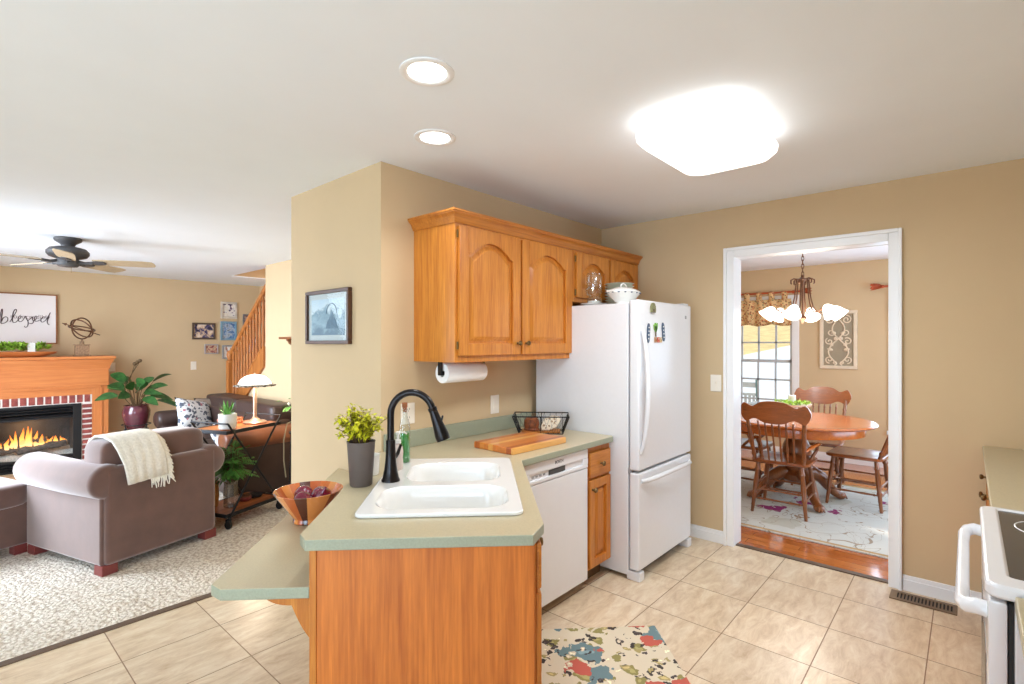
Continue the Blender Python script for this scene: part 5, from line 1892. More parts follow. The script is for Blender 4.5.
for (a, b_, r) in (((0.45, FV + 0.20, 0.13), (1.02, FV + 0.30, 0.145), 0.045), ((0.72, FV + 0.12, 0.115), (1.19, FV + 0.20, 0.165), 0.042), ((0.60, FV + 0.30, 0.20), (1.0, FV + 0.18, 0.235), 0.036)):
    mb = MB()
    A, B = Vector(a), Vector(b_)
    mb.tube([A.lerp(B, i / 6) + Vector((0, 0, 0.012 * math.sin(i * 2.1))) for i in range(7)], [r * (0.95 + 0.1 * math.sin(i * 1.7)) for i in range(7)], 10)
    lg = mb.out('log', M['logs'], fpl)
    MB().cyl(B + (B - A).normalized() * -0.004, B + (B - A).normalized() * 0.004, r * 0.86, n=12).out('log_end', M['wicker'], lg)
k = NT('flame')
lw = k.n('ShaderNodeEmission')
tc = k.n('ShaderNodeTexCoord')
sp = k.n('ShaderNodeSeparateXYZ')
k.l(tc.outputs['Generated'], sp.inputs[0])
k.l(k.ramp(sp.outputs[2], [(0.0, (1.0, 0.62, 0.25)), (0.45, (1.0, 0.42, 0.08)), (0.9, (0.9, 0.18, 0.02))]), lw.inputs[0])
lw.inputs[1].default_value = 2.6
trn = k.n('ShaderNodeBsdfTransparent')
mx = k.n('ShaderNodeMixShader')
mx.inputs[0].default_value = 0.55
k.l(trn.outputs[0], mx.inputs[1])
k.l(lw.outputs[0], mx.inputs[2])
k.l(mx.outputs[0], k.out.inputs['Surface'])
M['flame'] = k.m
for q in range(17):
    fx_ = 0.44 + 0.74 * q / 16 + rnd.uniform(-0.012, 0.012)
    h = 0.07 + 0.17 * math.exp(-((fx_ - 0.80) / 0.13) ** 2) + rnd.uniform(0, 0.04)
    w = rnd.uniform(0.016, 0.03)
    le = rnd.uniform(-0.03, 0.03)
    fy_ = 0.20 + rnd.uniform(-0.04, 0.05)
    mb = MB()
    mb.tube([(fx_, FV + fy_, 0.15), (fx_ + 0.2 * le, FV + fy_, 0.15 + h * 0.2), (fx_ - 0.4 * le, FV + fy_, 0.15 + h * 0.5), (fx_ + 0.6 * le, FV + fy_, 0.15 + h * 0.78), (fx_ + le, FV + fy_, 0.15 + h)], [w * 0.7, w, w * 0.75, w * 0.4, 0.001], 8)
    mb.out('flame', M['flame'], fpl)
light('stairwell_fill', 'POINT', (3.4, 6.6, 4.3), 45, (1, 0.93, 0.82), radius=0.1)  # added to lift the dark stairwell; no lamp known up there
light('fire_glow', 'POINT', (0.85, FV + 0.2, 0.35), 4, (1, 0.5, 0.2), radius=0.1)
MB().box(ia + 0.06, ib - 0.06, FV - 0.002, FV + 0.003, 0.02, 0.51).out('firebox_glass', M['pane'], fpl)
MB().box(0.0, 1.62, 8.20, FV - 0.004, FZ, FZ + 0.03, 0.004).out('hearth', plain('hearth_tile', S(206, 170, 132), 0.4, var=0.1), fpl)

# sign above the mantel, in brush lettering
sg_ = thing('wall_sign', 'white brown-framed sign lettered blessed above the mantel', 'sign', (0.65, 9.199, 1.776))
MB().box(0.155, 1.145, 9.172, 9.19, 1.452, 2.10).out('board', plain('white_sign_board', S(240, 232, 230), 0.7, var=0.01), sg_)
mb = MB()
for a, b_, c, d in ((0.155, 1.145, 2.09, 2.106), (0.155, 1.145, 1.446, 1.462), (0.155, 0.172, 1.462, 2.09), (1.129, 1.146, 1.462, 2.09)):
    mb.box(a, b_, 9.160, 9.197, c, d, 0.002)
mb.out('frame', wood('sign_frame_wood', S(130, 80, 44), S(170, 112, 66), 'x'), sg_)
strokes = {
    'letter_b': [(-14, 352), (-2, 300), (8, 250), (15, 236), (17, 256), (10, 310), (6, 354), (34, 354), (58, 336), (60, 312), (42, 302), (22, 314), (10, 340)],
    'letter_l': [(78, 346), (104, 304), (132, 258), (126, 240), (108, 262), (98, 320), (106, 350), (130, 348), (146, 330)],
    'letter_e': [(144, 328), (164, 318), (172, 302), (158, 298), (146, 318), (152, 342), (172, 345), (190, 330)],
    'letter_s': [(188, 332), (208, 300), (214, 318), (230, 350), (226, 385), (208, 396), (198, 384)],
    'letter_s.001': [(228, 340), (252, 322), (266, 308), (266, 326), (276, 350), (262, 366), (240, 362)],
    'letter_e.001': [(276, 344), (298, 328), (308, 310), (296, 302), (284, 320), (290, 344), (310, 346), (334, 336)],
    'letter_d': [(388, 314), (364, 312), (340, 334), (348, 356), (376, 346), (402, 312), (424, 274), (412, 300), (396, 350), (402, 372), (416, 384)]}
ink = plain('brown_brush_ink', S(78, 58, 58), 0.7)


def sm(pts, n=5):
    out = []
    P_ = [pts[0]] + pts + [pts[-1]]
    for i in range(1, len(P_) - 2):
        a, b_, c, d = (Vector(p) for p in P_[i - 1:i + 3])
        for j in range(n):
            t = j / n
            out.append(0.5 * ((2 * b_) + (c - a) * t + (2 * a - 5 * b_ + 4 * c - d) * t * t + (3 * b_ - a - 3 * c + d) * t ** 3))
    out.append(Vector(pts[-1]))
    return out


for nm, st in strokes.items():
    q = sm([(x / 8.55, y / 8.55 + 280) for x, y in st])
    p3 = []
    for v in q:
        p3.append((0.599 + 0.00958 * v.x, 9.170, 2.106 - (v.y - 291 - 0.0526 * v.x) * 0.0130))
    rr = [0.0045 + 0.005 * max(0, (p3[min(i + 1, len(p3) - 1)][2] - p3[max(i - 1, 0)][2]) * -12) for i in range(len(p3))]
    rr = [min(r, 0.013) for r in rr]
    MB().tube(p3, rr, 6).out('brush_letter', ink, sg_)
text('small_lettering', 'so incredibly', 0.075, (0.88, 9.1705, 1.80), (R(90), 0, 0), plain('pale_ink', S(160, 142, 138), 0.8), sg_, (0.65, 9.199, 1.776))

# on the mantel
MZ = 1.2845
db = thing('dough_bowl', 'long wooden dough bowl of green succulents on the mantel', 'planter', (0.72, 8.80, MZ))
mb = MB()
mb.lathe([(0.20, 0), (0.26, 0.012), (0.36, 0.045), (0.385, 0.066), (0.365, 0.064), (0.25, 0.03), (0.003, 0.022)], n=36, m=Matrix.Diagonal((1, 0.33, 1, 1)))
mb.out('bowl', M['mantel'], db, shift=(0, 0, 0))
clumps = [MB(), MB()]
for i in range(130):
    a, r = rnd.uniform(0, 6.283), math.sqrt(rnd.random())
    c = Vector((0.33 * r * math.cos(a), 0.10 * r * math.sin(a), 0.075 + rnd.uniform(0, 0.085)))
    if abs(c.x - 0.13) < 0.05:
        continue
    for j in range(5):
        clumps[0 if c.x < 0.13 else 1].leaf(c, (rnd.uniform(-1, 1), rnd.uniform(-1, 1), rnd.uniform(0.2, 1.2)), rnd.uniform(0.045, 0.075), 0.034, 0.2, 2)
for m_ in clumps:
    m_.out('succulent_clump', M['leafmoss'], db, shift=(0, 0, 0))
o = MB().box(-0.036, 0.036, -0.036, 0.036, 0, 0.12, 0.004).out('candle', M['porcelain'])
MB().cyl((0, 0, 0.119), (0, 0, 0.132), 0.002, n=6).out('wick', M['black'], o, shift=(0, 0, 0))
tag(o, 'white square candle among the succulents on the mantel', 'candle', None, (0.85, 8.80, MZ + 0.06))

ars = thing('armillary_sphere', 'bronze armillary sphere with an arrow, on the right of the mantel', 'ornament', (1.345, 8.80, MZ))
mb = MB()
mb.box(-0.088, 0.088, -0.06, 0.06, 0, 0.016, 0.003).box(-0.072, 0.072, -0.05, 0.05, 0.016, 0.145, 0.006).box(-0.08, 0.08, -0.055, 0.055, 0.145, 0.158, 0.003)
mb.lathe([(0.03, 0.158), (0.022, 0.175), (0.028, 0.19), (0.012, 0.205), (0.01, 0.232)], n=14)
mb.out('pedestal', plain('carved_bronze', S(150, 118, 88), 0.6, var=0.4, scale=60, bump=0.5), ars, shift=(0, 0, 0))
C_ = Vector((0, 0, 0.368))
for ax, an in (('X', 90), ('X', 15), ('Y', 55)):
    mt = Matrix.Rotation(R(35), 4, 'Z') @ Matrix.Rotation(R(an), 4, ax)
    MB().tube([C_ + mt @ Vector((0.138 * math.cos(a), 0.138 * math.sin(a), 0)) for a in (2 * math.pi * i / 36 for i in range(36))], 0.009, 6, closed=True).out('ring', M['bronze'], ars, shift=(0, 0, 0))
mb = MB()
A, B = C_ + Vector((-0.20, 0, 0.065)), C_ + Vector((0.19, 0, -0.085))
d = (B - A).normalized()
mb.tube([A, B], 0.006, 8)
mb.tube([A + d * 0.045, A], [0.022, 0.001], 6)
mb.tube([B - d * 0.05, B - d * 0.04, B], [0.004, 0.02, 0.016], 4, flat=0.3)
mb.out('arrow', M['bronze'], ars, shift=(0, 0, 0))

# plant on a stand beside the fireplace
pl = thing('stand_plant', 'broad leafed plant in a glossy purple pot, right of the fireplace', 'plant', (1.845, 8.36, 0.31))
mb = MB()
mb.lathe([(0.09, 0), (0.10, 0.006), (0.125, 0.06), (0.155, 0.18), (0.158, 0.24), (0.138, 0.30), (0.145, 0.318), (0.135, 0.318), (0.125, 0.29), (0.003, 0.28)], n=30)
mb.out('pot', M['purplepot'], pl, shift=(0, 0, 0))
mb = MB()
tw = MB()
# leaf tips in (dx, dz) from the pot, taken round the plant in depth as well
spec = [(-0.36, 0.02, 0.50, 0.24), (-0.25, -0.10, 0.88, 0.26), (-0.17, 0.06, 0.80, 0.26), (-0.06, 0.08, 0.74, 0.22), (0.05, -0.06, 0.64, 0.2), (0.15, 0.03, 0.74, 0.22),
        (0.33, -0.04, 0.84, 0.28), (0.22, -0.12, 0.64, 0.26), (0.13, -0.15, 0.52, 0.26), (-0.02, -0.16, 0.58, 0.24), (-0.14, -0.13, 0.50, 0.24), (0.30, 0.05, 0.44, 0.28), (0.42, -0.04, 0.32, 0.30),
        (0.06, 0.14, 0.60, 0.22), (-0.2, 0.12, 0.62, 0.24), (-0.27, -0.10, 0.70, 0.24), (0.02, -0.12, 0.72, 0.22), (-0.10, -0.14, 0.66, 0.22), (0.20, 0.10, 0.58, 0.22), (0.10, -0.14, 0.40, 0.22)]
for i_, (dx, dy, dz, L_) in enumerate(spec):
    base = Vector((dx * 0.12, dy * 0.12, 0.29))
    tip = Vector((dx, dy, dz))
    st_ = base.lerp(tip, 0.5) + Vector((0, 0, 0.06))
    tw.tube([base, (base + st_) / 2 + Vector((0, 0, 0.04)), st_], [0.006, 0.005, 0.004], 5)
    mb.leaf(st_, tip - st_ + Vector((dx * 0.3, dy * 0.3, 0)), L_, 0.125, 0.35, 6, roll=(0.75 if i_ % 2 else -0.75) + 0.3 * math.sin(i_ * 2.3))
for q in range(3):
    tw.tube([(-0.02, 0, 0.29), (-0.08 - 0.02 * q, 0.02, 0.6), (-0.02 + 0.03 * q, 0.0, 0.86 + 0.02 * q)], 0.004, 5)
    tw.ball((-0.02 + 0.03 * q, 0, 0.87 + 0.02 * q), 0.025, 5)
tw.out('stems', M['stem'], pl, shift=(0, 0, 0))
mb.out('leaves', M['leaf'], pl, shift=(0, 0, 0))
stn = thing('plant_stand', 'black wire stand under the purple plant pot', 'plant stand', (1.845, 8.36, FZ))
mb = MB()
for r, z in ((0.135, 0.454), (0.16, 0.522), (0.12, 0.15)):
    mb.tube([(r * math.cos(a), r * math.sin(a), z) for a in (2 * math.pi * i / 28 for i in range(28))], 0.006, 6, closed=True)
mb.tube([(-0.13, 0, 0.4525), (0.13, 0, 0.4525)], 0.005, 6).tube([(0, -0.13, 0.4525), (0, 0.13, 0.4525)], 0.005, 6)
mb.out('ring_frame', M['black'], stn, shift=(0, 0, 0))
for a in (30, 120, 210, 300):
    c, s = math.cos(R(a)), math.sin(R(a))
    MB().tube([(0.162 * c, 0.162 * s, 0.537), (0.155 * c, 0.155 * s, 0.462), (0.125 * c, 0.125 * s, 0.2), (0.14 * c, 0.14 * s, 0.08), (0.19 * c, 0.19 * s, 0.006)], 0.0075, 7).out('leg', M['black'], stn, shift=(0, 0, 0))

wall_plate('light_switch', 'ivory light switch on the far wall, below the small framed photo', 'switch', (2.78, 9.1995, 1.10), 0, 'toggle', M['almond'], 0.08, 0.13)
wall_plate('cable_plate', 'ivory wall plate just right of the mantel end', 'wall plate', (1.74, 9.1995, 1.115), 0, 'rocker', M['almond'], 0.08, 0.125)


# framed photos on the far wall
def photo(cx, cz, w, h, col, fw_, label, seed, tones):
    t = thing('photo_frame', label, 'framed picture', (cx, 9.1995, cz), 0)
    mb = MB()
    a, b_ = w / 2, h / 2
    mb.box(-a, a, -0.025, 0, b_ - fw_, b_, 0.004).box(-a, a, -0.025, 0, -b_, -b_ + fw_, 0.004)
    mb.box(-a, -a + fw_, -0.025, 0, -b_ + fw_, b_ - fw_, 0.004).box(a - fw_, a, -0.025, 0, -b_ + fw_, b_ - fw_, 0.004)
    mb.out('frame', plain('photo_frame_finish', col, 0.45, var=0.15), t, shift=(0, 0, 0))
    MB().box(-a + fw_ * 0.9, a - fw_ * 0.9, -0.010, -0.001, -b_ + fw_ * 0.9, b_ - fw_ * 0.9).out('photo', mottled('photo_print', tones, 9 / max(w, 0.2) * 0.35, 0.6, (seed, seed * 1.7, seed), 0.4), t, shift=(0, 0, 0))
    return t


wht, nav, tan_, sky_, dk = S(232, 226, 220), S(44, 40, 72), S(214, 184, 150), S(110, 150, 190), S(36, 30, 36)
photo(2.925, 1.648, 0.335, 0.265, S(92, 74, 62), 0.028, 'dark framed wide photo, leftmost on the far wall', 1.0, [(0.35, dk), (0.45, S(70, 66, 110)), (0.52, tan_), (0.7, wht)])
photo(3.30, 2.0, 0.25, 0.275, S(206, 196, 182), 0.035, 'cream framed photo of purple tones, topmost on the far wall', 2.0, [(0.38, nav), (0.46, S(96, 50, 90)), (0.5, wht), (0.7, S(222, 210, 190))])
photo(3.295, 1.66, 0.25, 0.31, S(120, 156, 176), 0.03, 'blue framed photo in the centre of the group on the far wall', 3.0, [(0.3, S(40, 66, 110)), (0.48, S(90, 130, 176)), (0.55, S(180, 190, 200)), (0.7, S(70, 80, 90))])
photo(3.035, 1.36, 0.205, 0.16, S(170, 162, 160), 0.02, 'small grey framed photo low on the far wall, left of its neighbours', 4.0, [(0.3, dk), (0.48, tan_), (0.55, S(150, 70, 70)), (0.7, nav)])
photo(3.29, 1.31, 0.185, 0.225, S(150, 150, 150), 0.024, 'silver framed portrait photo, lowest on the far wall', 5.0, [(0.3, dk), (0.46, S(186, 130, 100)), (0.52, wht), (0.7, wht)])
photo(3.60, 1.83, 0.16, 0.23, S(110, 106, 112), 0.024, 'narrow grey framed photo high behind the stair railing', 6.0, [(0.3, dk), (0.48, S(170, 120, 100)), (0.56, wht), (0.7, S(120, 130, 150))])
photo(3.66, 1.42, 0.22, 0.28, S(90, 84, 100), 0.026, 'dark framed purple photo low behind the stair balusters', 7.0, [(0.3, nav), (0.5, S(100, 90, 150)), (0.58, wht), (0.7, S(90, 110, 160))])

# ------------------------------------------------------------------ staircase
stc = thing('staircase', 'oak staircase with turned balusters rising along the family room wall', 'staircase', (3.3, 7.6, FZ))
RISE, RUN = 0.19, 0.25
v = 8.52
z = FZ
for i in range(13):
    zz = z + RISE * (i + 1)
    vv = v - RUN * i
    if vv - RUN < 5.0:
        break
    MB().box(2.925, 3.798, vv - RUN, vv, max(FZ, zz - RISE - 0.12), zz).out('tread', M['stairwood'], stc)
sl = (2.225 - 1.316) / (7.935 - 6.711)


def rail_z(vv):
    return 2.225 + sl * (6.655 - vv)


def str_z(vv):      # top of the stringer
    return 1.42 + 0.783 * (6.655 - vv)


mb = MB()
mb.prism([(8.40, str_z(8.40)), (6.655, str_z(6.655)), (6.655, str_z(6.655) - 0.26), (8.40, str_z(8.40) - 0.20)], 2.79, 2.818, 'x')
mb.prism([(8.40, str_z(8.40) + 0.0), (6.715, str_z(6.715) + 0.0), (6.715, str_z(6.715) + 0.03), (8.40, str_z(8.40) + 0.03)], 2.785, 2.925, 'x')
mb.out('stringer', M['stairwood'], stc)
mb = MB()
hp = [(2.862, vv, rail_z(vv)) for vv in (7.90, 7.5, 7.0, 6.657)]
mb.tube(hp, 0.034, 10)
mb.out('handrail', M['stairwood'], stc)
nb = 12
for i in range(nb):
    vv = 6.72 + (7.80 - 6.72) * i / (nb - 1)
    mb = MB()
    spindle(mb, (2.862, vv, str_z(vv) + 0.032), (2.862, vv, rail_z(vv) - 0.028), 0.017)
    mb.out('baluster', M['stairwood'], stc)
mb = MB()
mb.box(2.82, 2.905, 7.88, 7.965, FZ, 1.18, 0.006)
mb.lathe([(0.05, 1.18), (0.055, 1.20), (0.03, 1.22), (0.045, 1.26), (0.05, 1.30), (0.03, 1.345), (0.004, 1.355)], (2.8625, 7.9225, 0), 16)
mb.out('newel_post', M['stairwood'], stc)

# little corner shelf on the stair wall
ws = thing('wall_shelf', 'small brown bracket shelf on the stair wall beside the pantry corner', 'shelf', (2.8195, 6.0, 1.50), 0)
MB().box(2.70, 2.8195, 5.70, 6.02, 1.505, 1.53, 0.004).out('shelf_board', M['chair'], ws)
mb = MB()
pts = [(2.8195, 1.505), (2.72, 1.505), (2.725, 1.49), (2.745, 1.475), (2.755, 1.45), (2.785, 1.435), (2.79, 1.40), (2.8195, 1.385)]
mb.prism(pts, 5.84, 5.88, 'y')
mb.out('corbel', M['chair'], ws)

# ------------------------------------------------------------------ ceiling fan
fan = thing('ceiling_fan', 'dark bronze ceiling fan with five blades in the family room', 'ceiling fan', (0.862, 6.30, CH))
mb = MB()
mb.lathe([(0.10, 0.0), (0.105, -0.012), (0.098, -0.03), (0.06, -0.055), (0.05, -0.07), (0.05, -0.085)], n=30)
mb.out('canopy', M['darkgrey'], fan, shift=(0, 0, 0))
mb = MB()
mb.lathe([(0.05, -0.08), (0.09, -0.085), (0.135, -0.098), (0.158, -0.125), (0.158, -0.15), (0.14, -0.175), (0.10, -0.19), (0.08, -0.195), (0.08, -0.20)], n=34)
mb.out('motor_housing', M['darkgrey'], fan, shift=(0, 0, 0))
mb = MB()
mb.lathe([(0.08, -0.20), (0.085, -0.21), (0.085, -0.25), (0.07, -0.265), (0.02, -0.272), (0.003, -0.273)], n=26)
mb.out('switch_housing', M['darkgrey'], fan, shift=(0, 0, 0))
MB().tube([(0.02, -0.02, -0.27), (0.02, -0.02, -0.32)], 0.002, 5).out('pull_chain', M['brass'], fan, shift=(0, 0, 0))
for i in range(5):
    a = 20 + 72 * i - 48.5
    rm = Matrix.Rotation(R(a), 4, 'Z')
    mb = MB()
    mb.M = rm @ Matrix.Translation((0, 0, -0.215)) @ Matrix.Rotation(R(-13), 4, 'X')
    pts = [(0.20, -0.055), (0.26, -0.068), (0.60, -0.075), (0.675, -0.062), (0.69, -0.03), (0.69, 0.03), (0.675, 0.062), (0.60, 0.075), (0.26, 0.068), (0.20, 0.055)]
    mb.prism(pts, -0.003, 0.003)
    bl = mb.out('blade', M['bladewood'], fan, shift=(0, 0, 0))
    mb = MB()
    mb.M = rm @ Matrix.Translation((0, 0, -0.215))
    mb.tube([(0.07, 0, 0.0), (0.13, 0, -0.012), (0.19, 0, -0.008)], [0.014, 0.012, 0.014], 8)
    mb.M = mb.M @ Matrix.Rotation(R(-13), 4, 'X')
    mb.prism([(0.17, -0.02), (0.22, -0.045), (0.28, -0.035), (0.30, 0), (0.28, 0.035), (0.22, 0.045), (0.17, 0.02)], -0.012, -0.004)
    mb.out('blade_iron', M['darkgrey'], bl, shift=(0, 0, 0))

# ------------------------------------------------------------------ armchair, throw, ottoman
def softbox(mb, x0, x1, y0, y1, z0, z1, r=0.06, puff=0.02, n=8):
    """rounded, slightly puffed cushion"""
    cx, cy, cz = (x0 + x1) / 2, (y0 + y1) / 2, (z0 + z1) / 2
    hx, hy, hz = (x1 - x0) / 2, (y1 - y0) / 2, (z1 - z0) / 2

    def sq(v, e):
        return math.copysign(abs(v) ** e, v)
    e = 0.28
    loops = []
    N = 36
    for i in range(15):
        th = -math.pi / 2 + math.pi * i / 14
        th = max(min(th, math.pi / 2 - 0.03), -math.pi / 2 + 0.03)
        loops.append([(cx + hx * sq(math.cos(th), e) * sq(math.cos(2 * math.pi * q / N), e), cy + hy * sq(math.cos(th), e) * sq(math.sin(2 * math.pi * q / N), e), cz + hz * sq(math.sin(th), e)) for q in range(N)])
    mb.rings(loops, True, (True, True))
    return mb


AC = (0.792, 4.448, FZ)
ac = thing('armchair', 'mocha suede roll-arm armchair seen from behind, facing the fireplace', 'armchair', AC, 17)
Z0 = (0, 0, 0)
mb = MB()
mb.box(0.02, 0.83, 0.0, 0.16, 0.065, 0.745, 0.03, 4)
mb.out('back', M['suede'], ac, shift=Z0)
MB().box(0.05, 0.80, 0.14, 0.98, 0.065, 0.30, 0.02, 3).out('seat_base', M['suede'], ac, shift=Z0)
softbox(MB(), 0.20, 0.65, 0.22, 1.02, 0.30, 0.48).out('seat_cushion', M['suede'], ac, shift=Z0, angle=180)
mb = MB()
softbox(mb, 0.03, 0.79, 0.06, 0.34, 0.50, 0.925)
mb.out('back_cushion', M['suede'], ac, shift=Z0, angle=180)
for side, cx in ((-1, 0.045), (1, 0.805)):
    mb = MB()
    a, b_ = (0.0, 0.19) if side < 0 else (0.66, 0.85)
    mb.box(a, b_, 0.03, 1.02, 0.065, 0.56, 0.02, 3)
    pan = mb.out('arm', M['suede'], ac, shift=Z0)
    mb = MB()
    N = 22
    lo = []
    for y, k in ((0.005, 0.80), (0.02, 0.95), (0.05, 1.0), (0.5, 1.0), (0.98, 1.02), (1.04, 0.95), (1.055, 0.8)):
        sag = 0.0 if y < 0.1 or y > 0.9 else -0.008
        lo.append([(cx + 0.122 * k * math.cos(2 * math.pi * q / N), y, 0.645 + sag + 0.122 * k * math.sin(2 * math.pi * q / N)) for q in range(N)])
    mb.rings(lo, True, (True, True))
    mb.out('arm_roll', M['suede'], pan, shift=Z0, angle=50)
for x, y in ((0.0, 0.01), (0.74, 0.01), (0.0, 0.90), (0.74, 0.90)):
    MB().box(x, x + 0.10, y, y + 0.10, 0.0, 0.07, 0.006).out('foot', M['redwood'], ac, shift=Z0)

# throw blanket over the chair back
prof = [(0.36, 0.83), (0.32, 0.90), (0.25, 0.938), (0.15, 0.94), (0.06, 0.912), (0.018, 0.85), (-0.008, 0.79), (-0.016, 0.75), (-0.02, 0.68), (-0.022, 0.60)]
NX = 22
rows = []
for j, (y, z) in enumerate(prof):
    t = j / (len(prof) - 1)
    xl = 0.07 + 0.075 * max(0, t - 0.35) / 0.65
    xr = 0.36 + 0.06 * t
    row = []
    for i in range(NX + 1):
        q = i / NX
        rip = 0.006 * math.sin(q * 14 + t * 3) * (0.4 + t)
        row.append((xl + (xr - xl) * q, y - abs(rip) - 0.004, z + 0.004 + 0.02 * t * q))
    rows.append(row)
thr = thing('throw_blanket', 'cream fringed throw draped over the back of the suede armchair', 'blanket', AC, 17)
MB().grid(rows).out('cloth', M['cream'], thr, shift=Z0, solid=0.012, angle=180)
fm = MB()
for j in range(70):
    q = j / 69 * (len(prof) - 1)
    k = min(int(q), len(prof) - 2)
    f = q - k
    y = prof[k][0] * (1 - f) + prof[k + 1][0] * f
    z = prof[k][1] * (1 - f) + prof[k + 1][1] * f
    t = q / (len(prof) - 1)
    x = 0.36 + 0.06 * t
    dz = rnd.uniform(0.03, 0.06)
    fm.tube([(x - 0.005, y - 0.006, z + 0.004 + 0.02 * t), (x + 0.026, y - 0.012, z - dz * 0.3), (x + 0.042 + rnd.uniform(-0.012, 0.012), y - 0.014, z - dz)], [0.006, 0.005, 0.003], 5)
for j in range(16):
    x = 0.30 + 0.13 * j / 15
    fm.tube([(x, -0.026, 0.625), (x + rnd.uniform(-0.01, 0.01), -0.03, 0.59), (x + rnd.uniform(-0.01, 0.01), -0.03, 0.55 + rnd.uniform(-0.02, 0.03))], [0.006, 0.005, 0.003], 5)
fm.out('fringe', M['cream'], thr, shift=Z0)

ot = thing('ottoman', 'mocha suede ottoman cut off by the left edge, beyond the armchair', 'ottoman', (0.20, 5.62, FZ), 17)
MB().box(-0.33, 0.25, -0.27, 0.27, 0.07, 0.40, 0.02, 3).out('base', M['suede'], ot, shift=Z0)
softbox(MB(), -0.35, 0.27, -0.29, 0.29, 0.36, 0.54).out('cushion', M['suede'], ot, shift=Z0, angle=180)
for x in (-0.32, 0.16):
    for y in (-0.26, 0.18):
        MB().box(x, x + 0.08, y, y + 0.08, 0.0, 0.072, 0.005).out('foot', M['redwood'], ot, shift=Z0)

# ------------------------------------------------------------------ sofa and pillows
so = thing('sofa', 'dark brown leather sofa along the stair wall, behind the rolling cart', 'sofa', (2.36, 6.7, FZ))
SB = (2.36, 6.7, FZ)
mb = MB()
mb.box(1.99, 2.78, 5.46, 7.92, FZ + 0.06, FZ + 0.32, 0.03, 3)
mb.out('base', M['leather'], so)
for a, b_ in ((5.43, 5.70), (7.70, 7.97)):
    mb = MB()
    mb.box(1.97, 2.76, a + 0.02, b_ - 0.02, FZ + 0.05, FZ + 0.60, 0.03, 3)
    am = mb.out('arm', M['leather'], so)
    mb = MB()
    N = 20
    cy = (a + b_) / 2
    lo = []
    for x, k in ((1.93, 0.7), (1.945, 0.93), (1.98, 1.0), (2.4, 1.04), (2.70, 1.0), (2.76, 0.9)):
        lo.append([(x, cy + 0.14 * k * math.cos(2 * math.pi * q / N), FZ + 0.62 + 0.11 * k * math.sin(2 * math.pi * q / N)) for q in range(N)])
    mb.rings(lo, True, (True, True))
    mb.out('arm_pad', M['lamplit_leather'] if a < 6 else M['leather'], am, angle=60)  # near pad coloured as if lamplit, far pad plain leather
for a, b_ in ((5.71, 6.69), (6.71, 7.69)):
    softbox(MB(), 1.95, 2.56, a, b_, FZ + 0.30, FZ + 0.50).out('seat_cushion', M['leather'], so, angle=180)
    softbox(MB(), 2.44, 2.70, a - 0.06, b_ + 0.06, FZ + 0.44, FZ + 0.80).out('back_cushion', M['leather'], so, angle=180)
    softbox(MB(), 2.46, 2.76, a - 0.04, b_ + 0.04, FZ + 0.70, FZ + 0.93).out('head_cushion', M['leather'], so, angle=180)
MB().box(2.70, 2.775, 5.46, 7.94, FZ + 0.06, FZ + 0.80, 0.03, 3).out('back_frame', M['leather'], so)


def pillow(loc, rx, ry, rz, w, mat, label, h=None):
    h = h or w
    rows_t, n = [], 12
    mb = MB()
    for sgn in (1, -1):
        rows = []
        for i in range(n + 1):
            r = []
            for j in range(n + 1):
                a, b_ = -1 + 2 * i / n, -1 + 2 * j / n
                bulge = (1 - a ** 4) * (1 - b_ ** 4)
                pin = 1 - 0.06 * (1 - abs(a) ** 2) * (abs(b_) ** 6) - 0.06 * (1 - abs(b_) ** 2) * (abs(a) ** 6)
                r.append((a * w / 2 * pin, b_ * h / 2 * pin, sgn * (0.07 * bulge + 0.003)))
            rows.append(r)
        mb.grid(rows)
    bmesh.ops.remove_doubles(mb.bm, verts=mb.bm.verts, dist=0.007)
    o = mb.out('throw_pillow', mat, angle=180)
    tag(o, label, 'pillow', None, loc)
    o.rotation_euler = (R(rx), R(ry), R(rz))
    return o


pillow((2.24, 7.36, 0.545), 56, 14, 12, 0.46, M['pillow'], 'pale patterned pillow leaning at the far end of the brown sofa')
pillow((2.47, 7.50, 0.56), 68, 0, -14, 0.38, plain('taupe_pillow_cloth', S(128, 112, 98), 0.9), 'taupe pillow behind the patterned one at the far end of the sofa')
pillow((2.08, 5.98, 0.44), 60, 0, 70, 0.34, M['pillow'], 'white and blue patterned pillow on the near seat, seen under the cart top')

# ------------------------------------------------------------------ rolling cart with its things
CA = (1.70, 4.79, FZ)
ct_ = thing('rolling_cart', 'black metal cart with crossed legs and wood shelves beside the sofa', 'cart', CA, 22)
LX, LY = 0.62, 0.42
for nm, z, col in (('top_shelf', 0.845, 0), ('lower_shelf', 0.125, 0)):
    mb = MB()
    mb.box(0.01, LX - 0.01, 0.01, LY - 0.01, z - 0.022, z, 0.003)
    sh = mb.out(nm, M['cartwood'], ct_, shift=Z0)
    mb = MB()
    for a, b_, c, d in ((0, LX, 0, 0.012), (0, LX, LY - 0.012, LY), (0, 0.012, 0.012, LY - 0.012), (LX - 0.012, LX, 0.012, LY - 0.012)):
        mb.box(a, b_, c, d, z - 0.028, z + 0.004, 0.002)
    mb.out('rim', M['black'], sh, shift=Z0)
for y in (-0.006, LY + 0.006):
    for a, b_ in (((0.01, y, 0.07), (LX - 0.01, y, 0.91)), ((LX - 0.01, y, 0.07), (0.01, y, 0.91))):
        MB().tube([a, b_], 0.009, 8).out('leg', M['black'], ct_, shift=Z0)
for x in (0.01, LX - 0.01):
    MB().tube([(x, -0.006, 0.91), (x, LY + 0.006, 0.91)], 0.008, 8).out('rail', M['black'], ct_, shift=Z0)
